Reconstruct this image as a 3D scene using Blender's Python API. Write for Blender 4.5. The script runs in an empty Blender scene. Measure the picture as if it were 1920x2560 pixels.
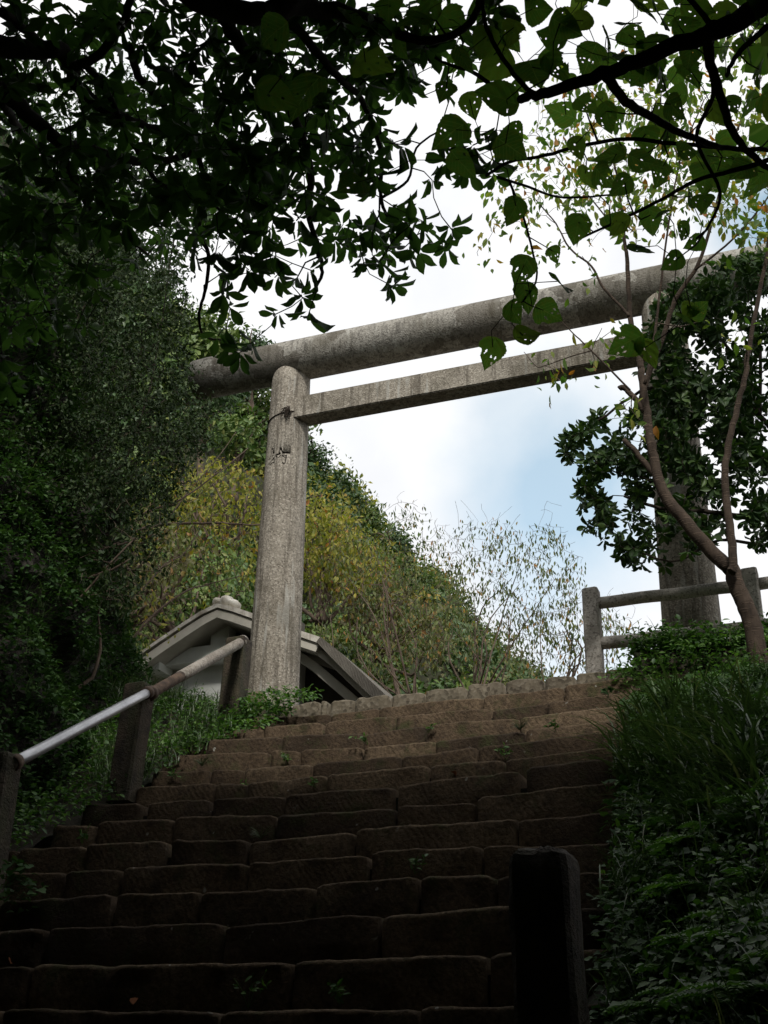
import bpy, bmesh, math, random
import numpy as np
from mathutils import Vector, Matrix, noise
random.seed(7); rng = np.random.default_rng(7)
SC = bpy.context.scene
COL = SC.collection
rad = math.radians

# ------------------------------------------------------------------ camera
# world: X along the steps (to the right), Y up the stair axis, Z up; the eye is the origin
FPX, PITCH, ROLL, YAW = 3196.0, rad(26.13), rad(-1.24), rad(21.58)
cF = np.array([-math.sin(YAW), math.cos(YAW), 0.]); cR = np.array([math.cos(YAW), math.sin(YAW), 0.]); cZ = np.array([0, 0, 1.])
cU = -math.sin(PITCH) * cF + math.cos(PITCH) * cZ
vR = math.cos(ROLL) * cR - math.sin(ROLL) * cU
vU = math.sin(ROLL) * cR + math.cos(ROLL) * cU
vF = math.cos(PITCH) * cF + math.sin(PITCH) * cZ
cam = bpy.data.cameras.new('camera'); camo = bpy.data.objects.new('camera', cam); COL.objects.link(camo)
camo.matrix_world = Matrix(((vR[0], vU[0], -vF[0], 0), (vR[1], vU[1], -vF[1], 0), (vR[2], vU[2], -vF[2], 0), (0, 0, 0, 1)))
cam.sensor_fit = 'HORIZONTAL'; cam.sensor_width = 36.0; cam.lens = FPX / 1920 * 36.0
cam.clip_start = 0.05; cam.clip_end = 2000
SC.camera = camo

def ray(px, py):
    X = (px - 960) / FPX; Z = (1280 - py) / FPX
    return vF + X * vR + Z * vU
def atY(px, py, Y):
    d = ray(px, py); return d * (Y / d[1])
def atD(px, py, D):
    d = ray(px, py); return d / np.linalg.norm(d) * D
def proj(P):
    P = np.asarray(P, float)
    yc = P @ vF
    yc = np.where(yc < 1e-3, 1e-3, yc)
    return 960 + FPX * (P @ vR) / yc, 1280 - FPX * (P @ vU) / yc, P @ vF

# ------------------------------------------------------------------ sky and sun
SUN_EL, SUN_AZ = rad(47), rad(158)          # azimuth measured from +Y towards +X
W = bpy.data.worlds.new('World'); SC.world = W; W.use_nodes = True
nt = W.node_tree; N = nt.nodes; L = nt.links
for n in list(N): N.remove(n)
out = N.new('ShaderNodeOutputWorld'); bg = N.new('ShaderNodeBackground'); bg.inputs[1].default_value = 0.1
sky = N.new('ShaderNodeTexSky'); sky.sky_type = 'NISHITA'; sky.sun_disc = False
sky.sun_elevation = SUN_EL; sky.sun_rotation = SUN_AZ; sky.altitude = 300
tc = N.new('ShaderNodeTexCoord')
def vmath(op, a, b=None):
    n = N.new('ShaderNodeVectorMath'); n.operation = op
    for i, v in enumerate((a, b)):
        if v is None: continue
        if hasattr(v, 'is_output'): L.new(v, n.inputs[i])
        else: n.inputs[i].default_value = v
    return n
def wm(op, a, b=None, c=None, clamp=False):
    n = N.new('ShaderNodeMath'); n.operation = op; n.use_clamp = clamp
    for i, v in enumerate((a, b, c)):
        if v is None: continue
        if hasattr(v, 'is_output'): L.new(v, n.inputs[i])
        else: n.inputs[i].default_value = v
    return n.outputs[0]
nz = N.new('ShaderNodeTexNoise'); nz.inputs['Scale'].default_value = 3.2; nz.inputs['Detail'].default_value = 9; nz.inputs['Roughness'].default_value = .55
L.new(tc.outputs['Generated'], nz.inputs['Vector'])
nz2 = N.new('ShaderNodeTexNoise'); nz2.inputs['Scale'].default_value = 7.0; nz2.inputs['Detail'].default_value = 8
L.new(tc.outputs['Generated'], nz2.inputs['Vector'])
def blue_hole(px, py, r0, amp):
    d = ray(px, py); d = d / np.linalg.norm(d)
    dist = vmath('DISTANCE', tc.outputs['Generated'], tuple(d)).outputs['Value']
    w = wm('ADD', dist, wm('MULTIPLY', wm('SUBTRACT', nz2.outputs['Fac'], .5), .13))
    v = wm('DIVIDE', wm('SUBTRACT', r0, w), r0 * .75)
    return wm('MULTIPLY', wm('MAXIMUM', wm('MINIMUM', v, 1.0), 0.0), amp)
h = blue_hole(1385, 1230, .11, .8)
h = wm('MAXIMUM', h, blue_hole(1290, 1060, .06, .45))
h = wm('MAXIMUM', h, blue_hole(1330, 1420, .06, .5))
h = wm('MAXIMUM', h, blue_hole(1960, 540, .06, .95))
h = wm('MAXIMUM', h, blue_hole(1480, 1650, .05, .3))
gap = wm('MULTIPLY', wm('SUBTRACT', wm('MULTIPLY', nz.outputs['Fac'], 1.0), .60), 2.2, clamp=True)   # scattered thin places elsewhere
h = wm('MAXIMUM', h, gap)
cl = N.new('ShaderNodeValToRGB')
cl.color_ramp.elements[0].position = .35; cl.color_ramp.elements[0].color = (.80, .82, .86, 1)
cl.color_ramp.elements[1].position = .6; cl.color_ramp.elements[1].color = (1, 1, 1.0, 1)
L.new(nz.outputs['Fac'], cl.inputs[0])
clv = vmath('SCALE', cl.outputs[0]); clv.inputs['Scale'].default_value = 8.3
mx = N.new('ShaderNodeMix'); mx.data_type = 'RGBA'
L.new(h, mx.inputs[0]); L.new(clv.outputs[0], mx.inputs[6])
hz = vmath('MULTIPLY', sky.outputs[0], (1.05, 1.22, 1.12))
hz2 = vmath('ADD', hz.outputs[0], (1.7, 2.2, 2.2))                     # thin high cloud over the blue
L.new(hz2.outputs[0], mx.inputs[7])
L.new(mx.outputs[2], bg.inputs[0]); L.new(bg.outputs[0], out.inputs[0])
sl = bpy.data.lights.new('sun', 'SUN'); sl.energy = 2.15; sl.angle = rad(9); sl.color = (1, .96, .9)
so = bpy.data.objects.new('sun', sl); COL.objects.link(so)
sd = Vector((math.sin(SUN_AZ) * math.cos(SUN_EL), math.cos(SUN_AZ) * math.cos(SUN_EL), math.sin(SUN_EL)))
so.rotation_euler = (-sd).to_track_quat('-Z', 'Y').to_euler(); so.location = sd * 60
vs = SC.view_settings; vs.view_transform = 'Standard'; vs.look = 'None'; vs.exposure = 0.42; vs.gamma = 1; vs.use_curve_mapping = False
SC.render.engine = 'CYCLES'
try:
    SC.cycles.max_bounces = 6; SC.cycles.diffuse_bounces = 3; SC.cycles.transmission_bounces = 3; SC.cycles.transparent_max_bounces = 4
except Exception: pass

# ------------------------------------------------------------------ materials
def mat_base(name):
    m = bpy.data.materials.new(name); m.use_nodes = True
    t = m.node_tree
    return m, t, t.nodes['Principled BSDF'], t.nodes['Material Output']
class G:
    """small helper for node graphs"""
    def __init__(s, t): s.t = t
    def n(s, kind, **kw):
        x = s.t.nodes.new(kind)
        for k, v in kw.items(): setattr(x, k, v)
        return x
    def set(s, sock, v):
        if hasattr(v, 'is_output'): s.t.links.new(v, sock)
        else: sock.default_value = v
    def m(s, op, a, b=None, clamp=False):
        x = s.n('ShaderNodeMath', operation=op); x.use_clamp = clamp; s.set(x.inputs[0], a)
        if b is not None: s.set(x.inputs[1], b)
        return x.outputs[0]
    def obj(s): return s.n('ShaderNodeTexCoord').outputs['Object']
    def geo(s): return s.n('ShaderNodeNewGeometry')
    def map(s, v, scale=(1, 1, 1), rot=(0, 0, 0)):
        x = s.n('ShaderNodeMapping'); s.set(x.inputs[0], v); x.inputs['Scale'].default_value = scale; x.inputs['Rotation'].default_value = rot
        return x.outputs[0]
    def noise(s, v, scale, detail=4, rough=.55):
        x = s.n('ShaderNodeTexNoise'); s.set(x.inputs['Vector'], v); x.inputs['Scale'].default_value = scale
        x.inputs['Detail'].default_value = detail; x.inputs['Roughness'].default_value = rough
        return x.outputs['Fac']
    def ramp(s, f, stops, interp='LINEAR'):
        x = s.n('ShaderNodeValToRGB'); s.set(x.inputs[0], f); r = x.color_ramp; r.interpolation = interp
        while len(r.elements) < len(stops): r.elements.new(.5)
        for e, (p, c) in zip(r.elements, stops):
            e.position = p; e.color = (c, c, c, 1) if isinstance(c, (int, float)) else (*c, 1)
        return x.outputs[0]
    def mix(s, f, a, b, mode='MIX'):
        x = s.n('ShaderNodeMix', data_type='RGBA', blend_type=mode)
        s.set(x.inputs[0], f)
        for k, v in ((6, a), (7, b)):
            if isinstance(v, tuple) and len(v) == 3: v = (*v, 1)
            s.set(x.inputs[k], v)
        return x.outputs[2]
    def bump(s, h, dist, strength=1.0, normal=None):
        x = s.n('ShaderNodeBump'); s.set(x.inputs['Height'], h); x.inputs['Distance'].default_value = dist; x.inputs['Strength'].default_value = strength
        if normal is not None: s.set(x.inputs['Normal'], normal)
        return x.outputs[0]

def leaf_mat(name, stops, rough=.45, trans=.35, spec=.4, vein=0):
    m, t, b, o = mat_base(name); g = G(t)
    at = g.n('ShaderNodeAttribute', attribute_name='v').outputs['Fac']
    oi = g.n('ShaderNodeObjectInfo').outputs['Random']
    v = g.m('FRACT', g.m('ADD', at, oi))
    c = g.ramp(v, stops)
    if vein:
        sx = g.n('ShaderNodeSeparateXYZ'); g.set(sx.inputs[0], g.obj()); ax = g.m('ABSOLUTE', sx.outputs[0])
        mid_ = g.ramp(ax, [(.004, 1.), (.016, 0.)]); lat = g.ramp(g.m('SINE', g.m('MULTIPLY', g.m('SUBTRACT', sx.outputs[1], g.m('MULTIPLY', ax, .75)), 52.)), [(.86, 0.), (.99, .7)])
        c = g.mix(g.m('MAXIMUM', mid_, lat), c, (.15, .21, .08))
        nn = g.noise(g.obj(), 5, 3)
        c = g.mix(g.ramp(nn, [(.45, 0.), (.75, .6)]), c, (.16, .14, .03))
    g.set(b.inputs['Base Color'], c); b.inputs['Roughness'].default_value = rough
    b.inputs['Specular IOR Level'].default_value = spec
    tr = g.n('ShaderNodeBsdfTranslucent'); g.set(tr.inputs[0], g.mix(1.0, c, (1.0, 1.25, .55), 'MULTIPLY'))
    ms = g.n('ShaderNodeMixShader'); ms.inputs[0].default_value = trans
    g.set(ms.inputs[1], b.outputs[0]); g.set(ms.inputs[2], tr.outputs[0]); g.set(o.inputs[0], ms.outputs[0])
    return m
def bark_mat(name, c1, c2, scale=12, lent=False, green=0.):
    m, t, b, o = mat_base(name); g = G(t); P = g.geo().outputs['Position']
    n1 = g.noise(P, scale, 6, .65); n2 = g.noise(g.map(P, (1, 1, .18)), scale * 4, 4)
    c = g.ramp(g.m('ADD', g.m('MULTIPLY', n1, .6), g.m('MULTIPLY', n2, .4)), [(.35, c1), (.65, c2)])
    hgt = n2
    if lent:
        n3 = g.noise(g.map(P, (1, 1, 9)), 9, 3)
        k = g.ramp(n3, [(.56, 0.), (.63, 1.)])
        c = g.mix(g.m('MULTIPLY', k, .55), c, tuple(min(1, x * 1.9) for x in c2)); hgt = g.m('ADD', n2, k)
    if green:
        k = g.ramp(g.noise(P, 3.0, 4), [(.5, 0.), (.65, green)]); c = g.mix(k, c, (.045, .06, .02))
    g.set(b.inputs['Base Color'], c); b.inputs['Roughness'].default_value = .9; b.inputs['Specular IOR Level'].default_value = .2
    g.set(b.inputs['Normal'], g.bump(hgt, .006, .9))
    return m
def stone_step_mat():
    m, t, b, o = mat_base('brown_sandstone'); g = G(t); P = g.geo().outputs['Position']
    rnd = g.n('ShaderNodeObjectInfo').outputs['Random']
    big = g.noise(P, 1.6, 4); fine = g.noise(P, 34, 6, .7)
    c = g.ramp(g.m('ADD', g.m('MULTIPLY', big, .7), g.m('MULTIPLY', rnd, .3)), [(.3, (.05, .036, .024)), (.48, (.108, .076, .048)), (.72, (.19, .138, .088))])
    c = g.mix(g.ramp(fine, [(.38, .0), (.68, .75)]), c, (.03, .021, .015))
    c = g.mix(g.ramp(g.noise(P, 7, 5, .7), [(.5, 0.), (.66, .6)]), c, (.034, .026, .02))
    moss = g.ramp(g.noise(P, 4.5, 6, .7), [(.54, 0.), (.68, .7)])
    c = g.mix(moss, c, (.05, .058, .022))
    lich = g.ramp(g.noise(P, 19, 2, .3), [(.735, 0.), (.755, .8)])
    lich = g.m('MULTIPLY', lich, g.ramp(g.noise(P, 2.3, 2), [(.5, 0.), (.6, 1.)]))
    c = g.mix(lich, c, (.36, .35, .31))
    g.set(b.inputs['Base Color'], c); b.inputs['Roughness'].default_value = .95; b.inputs['Specular IOR Level'].default_value = .15
    # slanting chisel strokes on the faces
    wv = g.n('ShaderNodeTexWave', wave_type='BANDS', bands_direction='X')
    g.set(wv.inputs['Vector'], g.map(P, (1, .2, 1), (0, rad(34), 0))); wv.inputs['Scale'].default_value = 8
    wv.inputs['Distortion'].default_value = 4.5; wv.inputs['Detail'].default_value = 3; wv.inputs['Detail Scale'].default_value = 2.0
    ch = g.m('MULTIPLY', wv.outputs['Fac'], g.ramp(g.noise(P, 2.6, 4), [(.42, .0), (.62, .9)]))
    mid = g.noise(P, 12, 5, .7)
    nrm = g.bump(ch, .008, .35); nrm = g.bump(mid, .016, .6, nrm); nrm = g.bump(fine, .016, 1.0, nrm)
    g.set(b.inputs['Normal'], nrm)
    return m
def concrete_mat(name, dark, lite, speck=(.5, .46, .4), streak=True, scale=1.0, patch=False, pale=None):
    """pebble-dashed concrete: fine light grains in a darker matrix, rain streaks, grime"""
    m, t, b, o = mat_base(name); g = G(t); P = g.geo().outputs['Position']
    vo = g.n('ShaderNodeTexVoronoi'); g.set(vo.inputs['Vector'], P); vo.inputs['Scale'].default_value = 62 * scale
    cellv = g.n('ShaderNodeSeparateColor'); g.set(cellv.inputs[0], vo.outputs['Color'])
    grain = g.ramp(cellv.outputs[0], [(.0, 0.), (.55, .15), (.8, .55), (1., 1.)])
    big = g.noise(P, 1.5, 5, .6); mid = g.noise(P, 9, 5, .6)
    c = g.ramp(g.m('ADD', g.m('MULTIPLY', big, .6), g.m('MULTIPLY', mid, .4)), [(.32, dark), (.66, lite)])
    c = g.mix(g.m('MULTIPLY', grain, .6), c, speck)
    c = g.mix(g.m('MULTIPLY', g.ramp(cellv.outputs[1], [(.72, 0.), (.9, 1.)]), .55), c, tuple(x * .3 for x in dark))
    if streak:
        st = g.noise(g.map(P, (1, 1, .07)), 16, 5, .6)
        c = g.mix(g.ramp(st, [(.50, 0.), (.66, .75)]), c, tuple(x * .42 for x in dark))
        st2 = g.noise(g.map(P, (1, 1, .09)), 11, 4, .55)
        c = g.mix(g.ramp(st2, [(.585, 0.), (.66, .75)]), c, pale or (.42, .41, .37))
    if patch:   # spalled places where the grey skin has come off
        pn = g.noise(P, 1.3, 5, .6)
        k = g.ramp(pn, [(.50, 0.), (.512, 1.)])
        c = g.mix(g.m('MULTIPLY', k, .55), c, (.075, .062, .046))
        edge = g.ramp(pn, [(.497, 0.), (.503, 1.), (.509, 0.)])
        c = g.mix(g.m('MULTIPLY', edge, .6), c, (.5, .48, .43))
    al = g.ramp(g.noise(P, 1.7, 5, .65), [(.5, 0.), (.68, .6)]); c = g.mix(al, c, (.10, .088, .062))
    g.set(b.inputs['Base Color'], c); b.inputs['Roughness'].default_value = .92; b.inputs['Specular IOR Level'].default_value = .2
    n1 = g.bump(vo.outputs['Distance'], .006, .6); n1 = g.bump(mid, .01, .6, n1)
    g.set(b.inputs['Normal'], n1)
    return m
def simple_mat(name, c1, c2, scale=6, rough=.85, bump=.004, metal=0, stretch=(1, 1, 1), spec=.3, stain=None):
    m, t, b, o = mat_base(name); g = G(t); P = g.geo().outputs['Position']
    v = g.noise(g.map(P, stretch), scale, 6, .62)
    c = g.ramp(v, [(.36, c1), (.64, c2)])
    if stain:
        c = g.mix(g.ramp(g.noise(g.map(P, (1, 1, .25)), 5, 5, .65), [(.48, 0.), (.66, .8)]), c, stain)
    g.set(b.inputs['Base Color'], c); b.inputs['Roughness'].default_value = rough; b.inputs['Metallic'].default_value = metal
    b.inputs['Specular IOR Level'].default_value = spec
    if bump: g.set(b.inputs['Normal'], g.bump(g.noise(P, scale * 6, 4, .7), bump, .8))
    return m

M = {}
M['step'] = stone_step_mat()
M['torii'] = concrete_mat('pebble_concrete', (.20, .172, .135), (.33, .30, .25), speck=(.60, .55, .47))
M['beam'] = concrete_mat('smooth_grey_concrete', (.20, .185, .16), (.38, .36, .32), speck=(.45, .43, .38), patch=True)
M['fence'] = concrete_mat('rough_fence_concrete', (.38, .345, .305), (.56, .52, .47), speck=(.66, .62, .56), streak=False)
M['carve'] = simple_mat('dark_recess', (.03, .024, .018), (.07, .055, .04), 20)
M['oldpost'] = simple_mat('mossy_dark_post', (.03, .024, .018), (.085, .064, .045), 7, stain=(.045, .05, .022), bump=.03)
M['oldrail'] = concrete_mat('weathered_pipe', (.17, .14, .115), (.36, .33, .29), speck=(.42, .4, .35), streak=False)
M['rustpipe'] = simple_mat('rusty_brown_pipe', (.04, .026, .018), (.12, .08, .055), 14, stretch=(1, 1, 1))
M['steel'] = simple_mat('brushed_steel', (.42, .42, .44), (.62, .62, .64), 3, rough=.42, bump=0, metal=.75, stretch=(1, 1, 1))
M['white'] = simple_mat('white_plaster', (.70, .72, .67), (.82, .83, .79), 3, rough=.9, bump=.002, stretch=(1, 1, .4))
M['soffit'] = simple_mat('soffit_concrete', (.42, .40, .34), (.54, .51, .44), 3, rough=.9, bump=.002)
M['hutdark'] = simple_mat('hut_recess_shade', (.06, .055, .045), (.09, .08, .065), 4)  # dark colour stands for shade in the gable recess and side opening
M['curb'] = concrete_mat('curb_rubble_stone', (.085, .07, .05), (.19, .16, .115), speck=(.25, .22, .17), streak=False, scale=.5)
M['wallstone'] = simple_mat('brown_wall_stone', (.07, .05, .035), (.17, .125, .085), 5, stain=(.04, .045, .02), bump=.012)
M['soil'] = simple_mat('dark_soil', (.012, .010, .007), (.04, .03, .02), 3, bump=.02, stain=(.02, .03, .012))
M['hillsoil'] = simple_mat('hill_ground', (.018, .02, .01), (.04, .042, .02), 1.0, bump=.02)
M['cliff'] = simple_mat('mossy_rock', (.010, .009, .008), (.055, .045, .036), 4.5, bump=.06, stain=(.022, .032, .010), rough=.8)
M['bark'] = bark_mat('smooth_brown_bark', (.028, .020, .015), (.08, .058, .042), 7, lent=True)
M['darkbark'] = bark_mat('dark_branch_bark', (.018, .014, .011), (.055, .042, .032), 10)
M['twig'] = bark_mat('grey_brown_twig', (.07, .05, .038), (.16, .12, .09), 8)
M['glossy'] = leaf_mat('glossy_dark_leaf', [(0, (.045, .09, .028)), (.5, (.065, .125, .038)), (1, (.09, .16, .05))], .5, .5, spec=.22)
M['mulb'] = leaf_mat('broad_toothed_leaf', [(0, (.06, .12, .03)), (.7, (.09, .18, .04)), (1, (.18, .24, .045))], .55, .66, vein=22)
M['cherry'] = leaf_mat('yellow_green_leaf', [(0, (.06, .13, .025)), (.45, (.13, .20, .035)), (.82, (.27, .29, .05)), (.93, (.34, .2, .04)), (1, (.4, .13, .03))], .6, .5)
M['evg'] = leaf_mat('evergreen_leaf', [(0, (.020, .045, .014)), (.6, (.036, .075, .02)), (1, (.075, .125, .032))], .45, .2, spec=.25)
M['small'] = leaf_mat('small_shrub_leaf', [(0, (.014, .028, .010)), (.6, (.03, .052, .018)), (1, (.06, .085, .03))], .55, .15, spec=.15)
M['hillgreen'] = leaf_mat('hill_green_leaf', [(0, (.045, .095, .02)), (.5, (.085, .15, .03)), (.9, (.15, .2, .045)), (1, (.2, .22, .06))], .55, .15)
M['hilldark'] = leaf_mat('hill_dark_leaf', [(0, (.03, .065, .02)), (.6, (.05, .10, .028)), (1, (.07, .11, .035))], .5, .1)
M['hillyellow'] = leaf_mat('hill_yellow_leaf', [(0, (.12, .15, .025)), (.45, (.24, .24, .04)), (.9, (.36, .31, .05)), (.97, (.36, .2, .04)), (1, (.36, .13, .03))], .55, .4)
M['hillbrown'] = leaf_mat('hill_brown_leaf', [(0, (.09, .075, .035)), (.5, (.13, .13, .045)), (.8, (.12, .16, .04)), (1, (.28, .13, .04))], .6, .3)
M['far_shrub'] = leaf_mat('drooping_shrub_leaf', [(0, (.05, .08, .025)), (.6, (.09, .12, .03)), (.88, (.17, .17, .045)), (1, (.4, .17, .04))], .5, .3)
M['grass'] = leaf_mat('grass_blade', [(0, (.035, .06, .022)), (.5, (.06, .10, .035)), (.9, (.10, .15, .06)), (1, (.2, .2, .11))], .38, .2)
M['weed'] = leaf_mat('weed_leaf', [(0, (.035, .085, .02)), (.5, (.06, .13, .028)), (1, (.12, .22, .04))], .5, .35)
M['ivy'] = leaf_mat('ivy_leaf', [(0, (.025, .055, .018)), (.6, (.04, .085, .025)), (1, (.06, .11, .03))], .6, .25, spec=.15)
M['deadleaf'] = simple_mat('dead_leaf', (.2, .07, .03), (.36, .15, .07), 20, bump=0)
M['flower'] = simple_mat('white_petals', (.75, .75, .7), (.85, .85, .8), 20, bump=0)

# ------------------------------------------------------------------ mesh helpers
class MB:
    """collects vertices and faces, links ONE mesh object"""
    def __init__(s): s.v = []; s.f = []; s.n = 0
    def add(s, v, f):
        v = np.asarray(v, float).reshape(-1, 3)
        s.f.extend([tuple(int(i) + s.n for i in q) for q in f]); s.v.append(v); s.n += len(v)
    def box(s, lo, hi):
        x0, y0, z0 = lo; x1, y1, z1 = hi
        s.add([(x0, y0, z0), (x1, y0, z0), (x1, y1, z0), (x0, y1, z0), (x0, y0, z1), (x1, y0, z1), (x1, y1, z1), (x0, y1, z1)],
              [(0, 3, 2, 1), (4, 5, 6, 7), (0, 1, 5, 4), (1, 2, 6, 5), (2, 3, 7, 6), (3, 0, 4, 7)])
    def tube(s, pts, rr, n=8, cap=True):
        pts = np.asarray(pts, float); m = len(pts)
        rr = np.broadcast_to(np.asarray(rr, float), (m,))
        tan = np.gradient(pts, axis=0); tan /= np.linalg.norm(tan, axis=1)[:, None] + 1e-9
        ref = np.array([0, 0, 1.]) if abs(tan[0][2]) < .9 else np.array([1., 0, 0])
        a = np.cross(tan[0], ref); a /= np.linalg.norm(a)
        V = []
        ang = np.arange(n) * 2 * math.pi / n
        for i in range(m):
            a = a - tan[i] * (a @ tan[i]); a /= np.linalg.norm(a) + 1e-9
            b = np.cross(tan[i], a)
            V.append(pts[i] + rr[i] * (np.cos(ang)[:, None] * a + np.sin(ang)[:, None] * b))
        F = [(i * n + j, i * n + (j + 1) % n, (i + 1) * n + (j + 1) % n, (i + 1) * n + j) for i in range(m - 1) for j in range(n)]
        if cap: F += [tuple(range(n))[::-1], tuple((m - 1) * n + j for j in range(n))]
        s.add(np.concatenate(V), F)
    def build(s, name, mat, parent=None, smooth=False, kind=None):
        me = bpy.data.meshes.new(name); me.from_pydata(np.concatenate(s.v).tolist() if s.v else [], [], s.f)
        me.materials.append(mat)
        if smooth: me.shade_smooth()
        me.update()
        return link(name, me, parent, kind)
def link(name, me, parent=None, kind=None):
    o = bpy.data.objects.new(name, me); COL.objects.link(o)
    if parent is not None: o.parent = parent; o.matrix_parent_inverse = Matrix.Translation(-Vector(parent.location))
    if kind: o['kind'] = kind
    return o
def thing(name, label, cat, loc=(0, 0, 0), group=None):
    o = bpy.data.objects.new(name, None); COL.objects.link(o); o.location = [float(v) for v in loc]; o.empty_display_size = .2
    o['label'] = label; o['category'] = cat
    if group: o['group'] = group
    bpy.context.evaluated_depsgraph_get() if False else None
    return o
def tag(o, label=None, cat=None, group=None, kind=None):
    if label: o['label'] = label
    if cat: o['category'] = cat
    if group: o['group'] = group
    if kind: o['kind'] = kind
    return o
def np_mesh(name, V, F, mat, val=None, smooth=False):
    """V (n,3); F (m,k) faces of k corners"""
    me = bpy.data.meshes.new(name)
    V = np.ascontiguousarray(V, np.float32); F = np.ascontiguousarray(F, np.int32); k = F.shape[1]
    me.vertices.add(len(V)); me.vertices.foreach_set('co', V.ravel())
    me.loops.add(F.size); me.loops.foreach_set('vertex_index', F.ravel())
    me.polygons.add(len(F)); me.polygons.foreach_set('loop_start', np.arange(len(F), dtype=np.int32) * k)
    if smooth: me.polygons.foreach_set('use_smooth', np.ones(len(F), bool))
    if val is not None:
        a = me.attributes.new('v', 'FLOAT', 'POINT'); a.data.foreach_set('value', np.ascontiguousarray(val, np.float32))
    me.materials.append(mat); me.update(); me.validate(); return me

def norm(a): return a / (np.linalg.norm(a, axis=-1, keepdims=True) + 1e-9)
# leaf outlines: (across, along, up)
T_DIAMOND = (np.array([(0, 0, 0), (.5, .45, .08), (0, 1, -.08), (-.5, .45, .08)]), np.array([(0, 1, 2), (0, 2, 3)]))
T_LEAF = (np.array([(0, 0, 0), (0, .38, -.02), (0, .72, -.05), (0, 1, -.14), (.40, .3, .07), (.46, .62, .05), (-.40, .3, .07), (-.46, .62, .05)]),
          np.array([(0, 4, 1), (1, 4, 5), (1, 5, 2), (2, 5, 3), (0, 1, 6), (1, 7, 6), (1, 2, 7), (2, 3, 7)]))
T_OBOV = (np.array([(0, 0, 0), (0, .45, .0), (0, .75, -.04), (0, 1, -.12), (.22, .32, .05), (.49, .68, .07), (.32, .88, .0), (-.22, .32, .05), (-.49, .68, .07), (-.32, .88, 0)]),
          np.array([(0, 4, 1), (1, 4, 5), (1, 5, 2), (2, 5, 6), (2, 6, 3), (0, 1, 7), (1, 8, 7), (1, 2, 8), (2, 9, 8), (2, 3, 9)]))
def ell_t(ws, tip=-.14):
    n = len(ws); v = [(0, 0, 0)] + [(0, (i + 1) / (n + 1), -.03 - .1 * ((i + 1) / (n + 1)) ** 2) for i in range(n)] + [(0, 1, tip)]; f = []
    for sgn in (1, -1):
        b = len(v); v += [(sgn * w, (i + 1) / (n + 1), .05) for i, w in enumerate(ws)]
        for i in range(n + 1):
            a0, a1 = i, i + 1; e0 = b + i - 1; e1 = b + i
            tr = []
            if i == 0: tr = [(a0, e1, a1)]
            elif i == n: tr = [(a0, e0, a1)]
            else: tr = [(a0, e0, e1), (a0, e1, a1)]
            f += tr if sgn > 0 else [t_[::-1] for t_ in tr]
    return np.array(v), np.array(f)
T_ELL = ell_t((.20, .38, .49, .47, .30), -.16)
T_IVY = (np.array([(0, .05, 0), (.38, -.02, .03), (.5, .3, .05), (.28, .55, .02), (0, 1, -.1), (-.28, .55, .02), (-.5, .3, .05), (-.38, -.02, .03)]),
         np.array([(0, 1, 2), (0, 2, 3), (0, 3, 4), (0, 4, 5), (0, 5, 6), (0, 6, 7)]))
def leaf_frames(D, Nn):
    D = norm(D); X = norm(np.cross(D, Nn)); Z = np.cross(X, D); return X, D, Z
def leaves_arrays(P, D, Nn, Ln, Wd, T):
    tv, tf = T; X, Dn, Z = leaf_frames(D, Nn)
    V = P[:, None] + tv[None, :, 0, None] * (Wd[:, None, None] * X[:, None]) + tv[None, :, 1, None] * (Ln[:, None, None] * Dn[:, None]) + tv[None, :, 2, None] * (Ln[:, None, None] * Z[:, None])
    F = tf[None] + (np.arange(len(P)) * len(tv))[:, None, None]
    return V.reshape(-1, 3), F.reshape(-1, 3)
def leaf_mass(name, P, D, Nn, Ln, Wd, T, mat, parent=None, val=None, kind='stuff'):
    V, F = leaves_arrays(P, D, Nn, Ln, Wd, T)
    val = rng.random(len(P)) if val is None else val
    me = np_mesh(name, V, F, mat, np.repeat(val, len(T[0])))
    return link(name, me, parent, kind)
_tm = {}
def leaf_objects(P, D, Nn, Ln, Wd, T, mat, parent, key, meshes=None):
    """every leaf an object of its own, the meshes shared"""
    if meshes is None:
        if key not in _tm:
            r = []
            for s in range(4):
                tv = T[0].copy(); tv[:, 2] *= (1, 1.8, -.6, 2.6)[s]; tv[:, 0] += .05 * np.sin(tv[:, 1] * (2 + s)); r.append(np_mesh('leaf', tv, T[1], mat, np.zeros(len(tv))))
            _tm[key] = r
        meshes = _tm[key]
    X, Dn, Z = leaf_frames(D, Nn)
    pl = np.array(parent.location)
    for i in range(len(P)):
        o = bpy.data.objects.new('leaf', meshes[i % len(meshes)]); COL.objects.link(o); o.parent = parent
        a, b, c, p = X[i] * Wd[i], Dn[i] * Ln[i], Z[i] * Ln[i], P[i] - pl
        o.matrix_local = Matrix(((a[0], b[0], c[0], p[0]), (a[1], b[1], c[1], p[1]), (a[2], b[2], c[2], p[2]), (0, 0, 0, 1)))
def split_leaves(P, D, Nn, Ln, Wd, T, mat, parent, key, n=300, meshes=None, massname='leaves'):
    """the n that show largest are parts of their own, the rest one mass"""
    x, y, d = proj(P)
    vis = (x > -10) & (x < 1930) & (y > -10) & (y < 2570) & (d > .3)
    score = np.where(vis, Ln / np.maximum(d, .3), -1)
    o = np.argsort(-score); a = o[:n][score[o[:n]] > 0]; mask = np.ones(len(P), bool); mask[a] = False; b = np.where(mask)[0]
    leaf_objects(P[a], D[a], Nn[a], Ln[a], Wd[a], T, mat, parent, key, meshes)
    if len(b): leaf_mass(massname, P[b], D[b], Nn[b], Ln[b], Wd[b], T, mat, parent)

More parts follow.
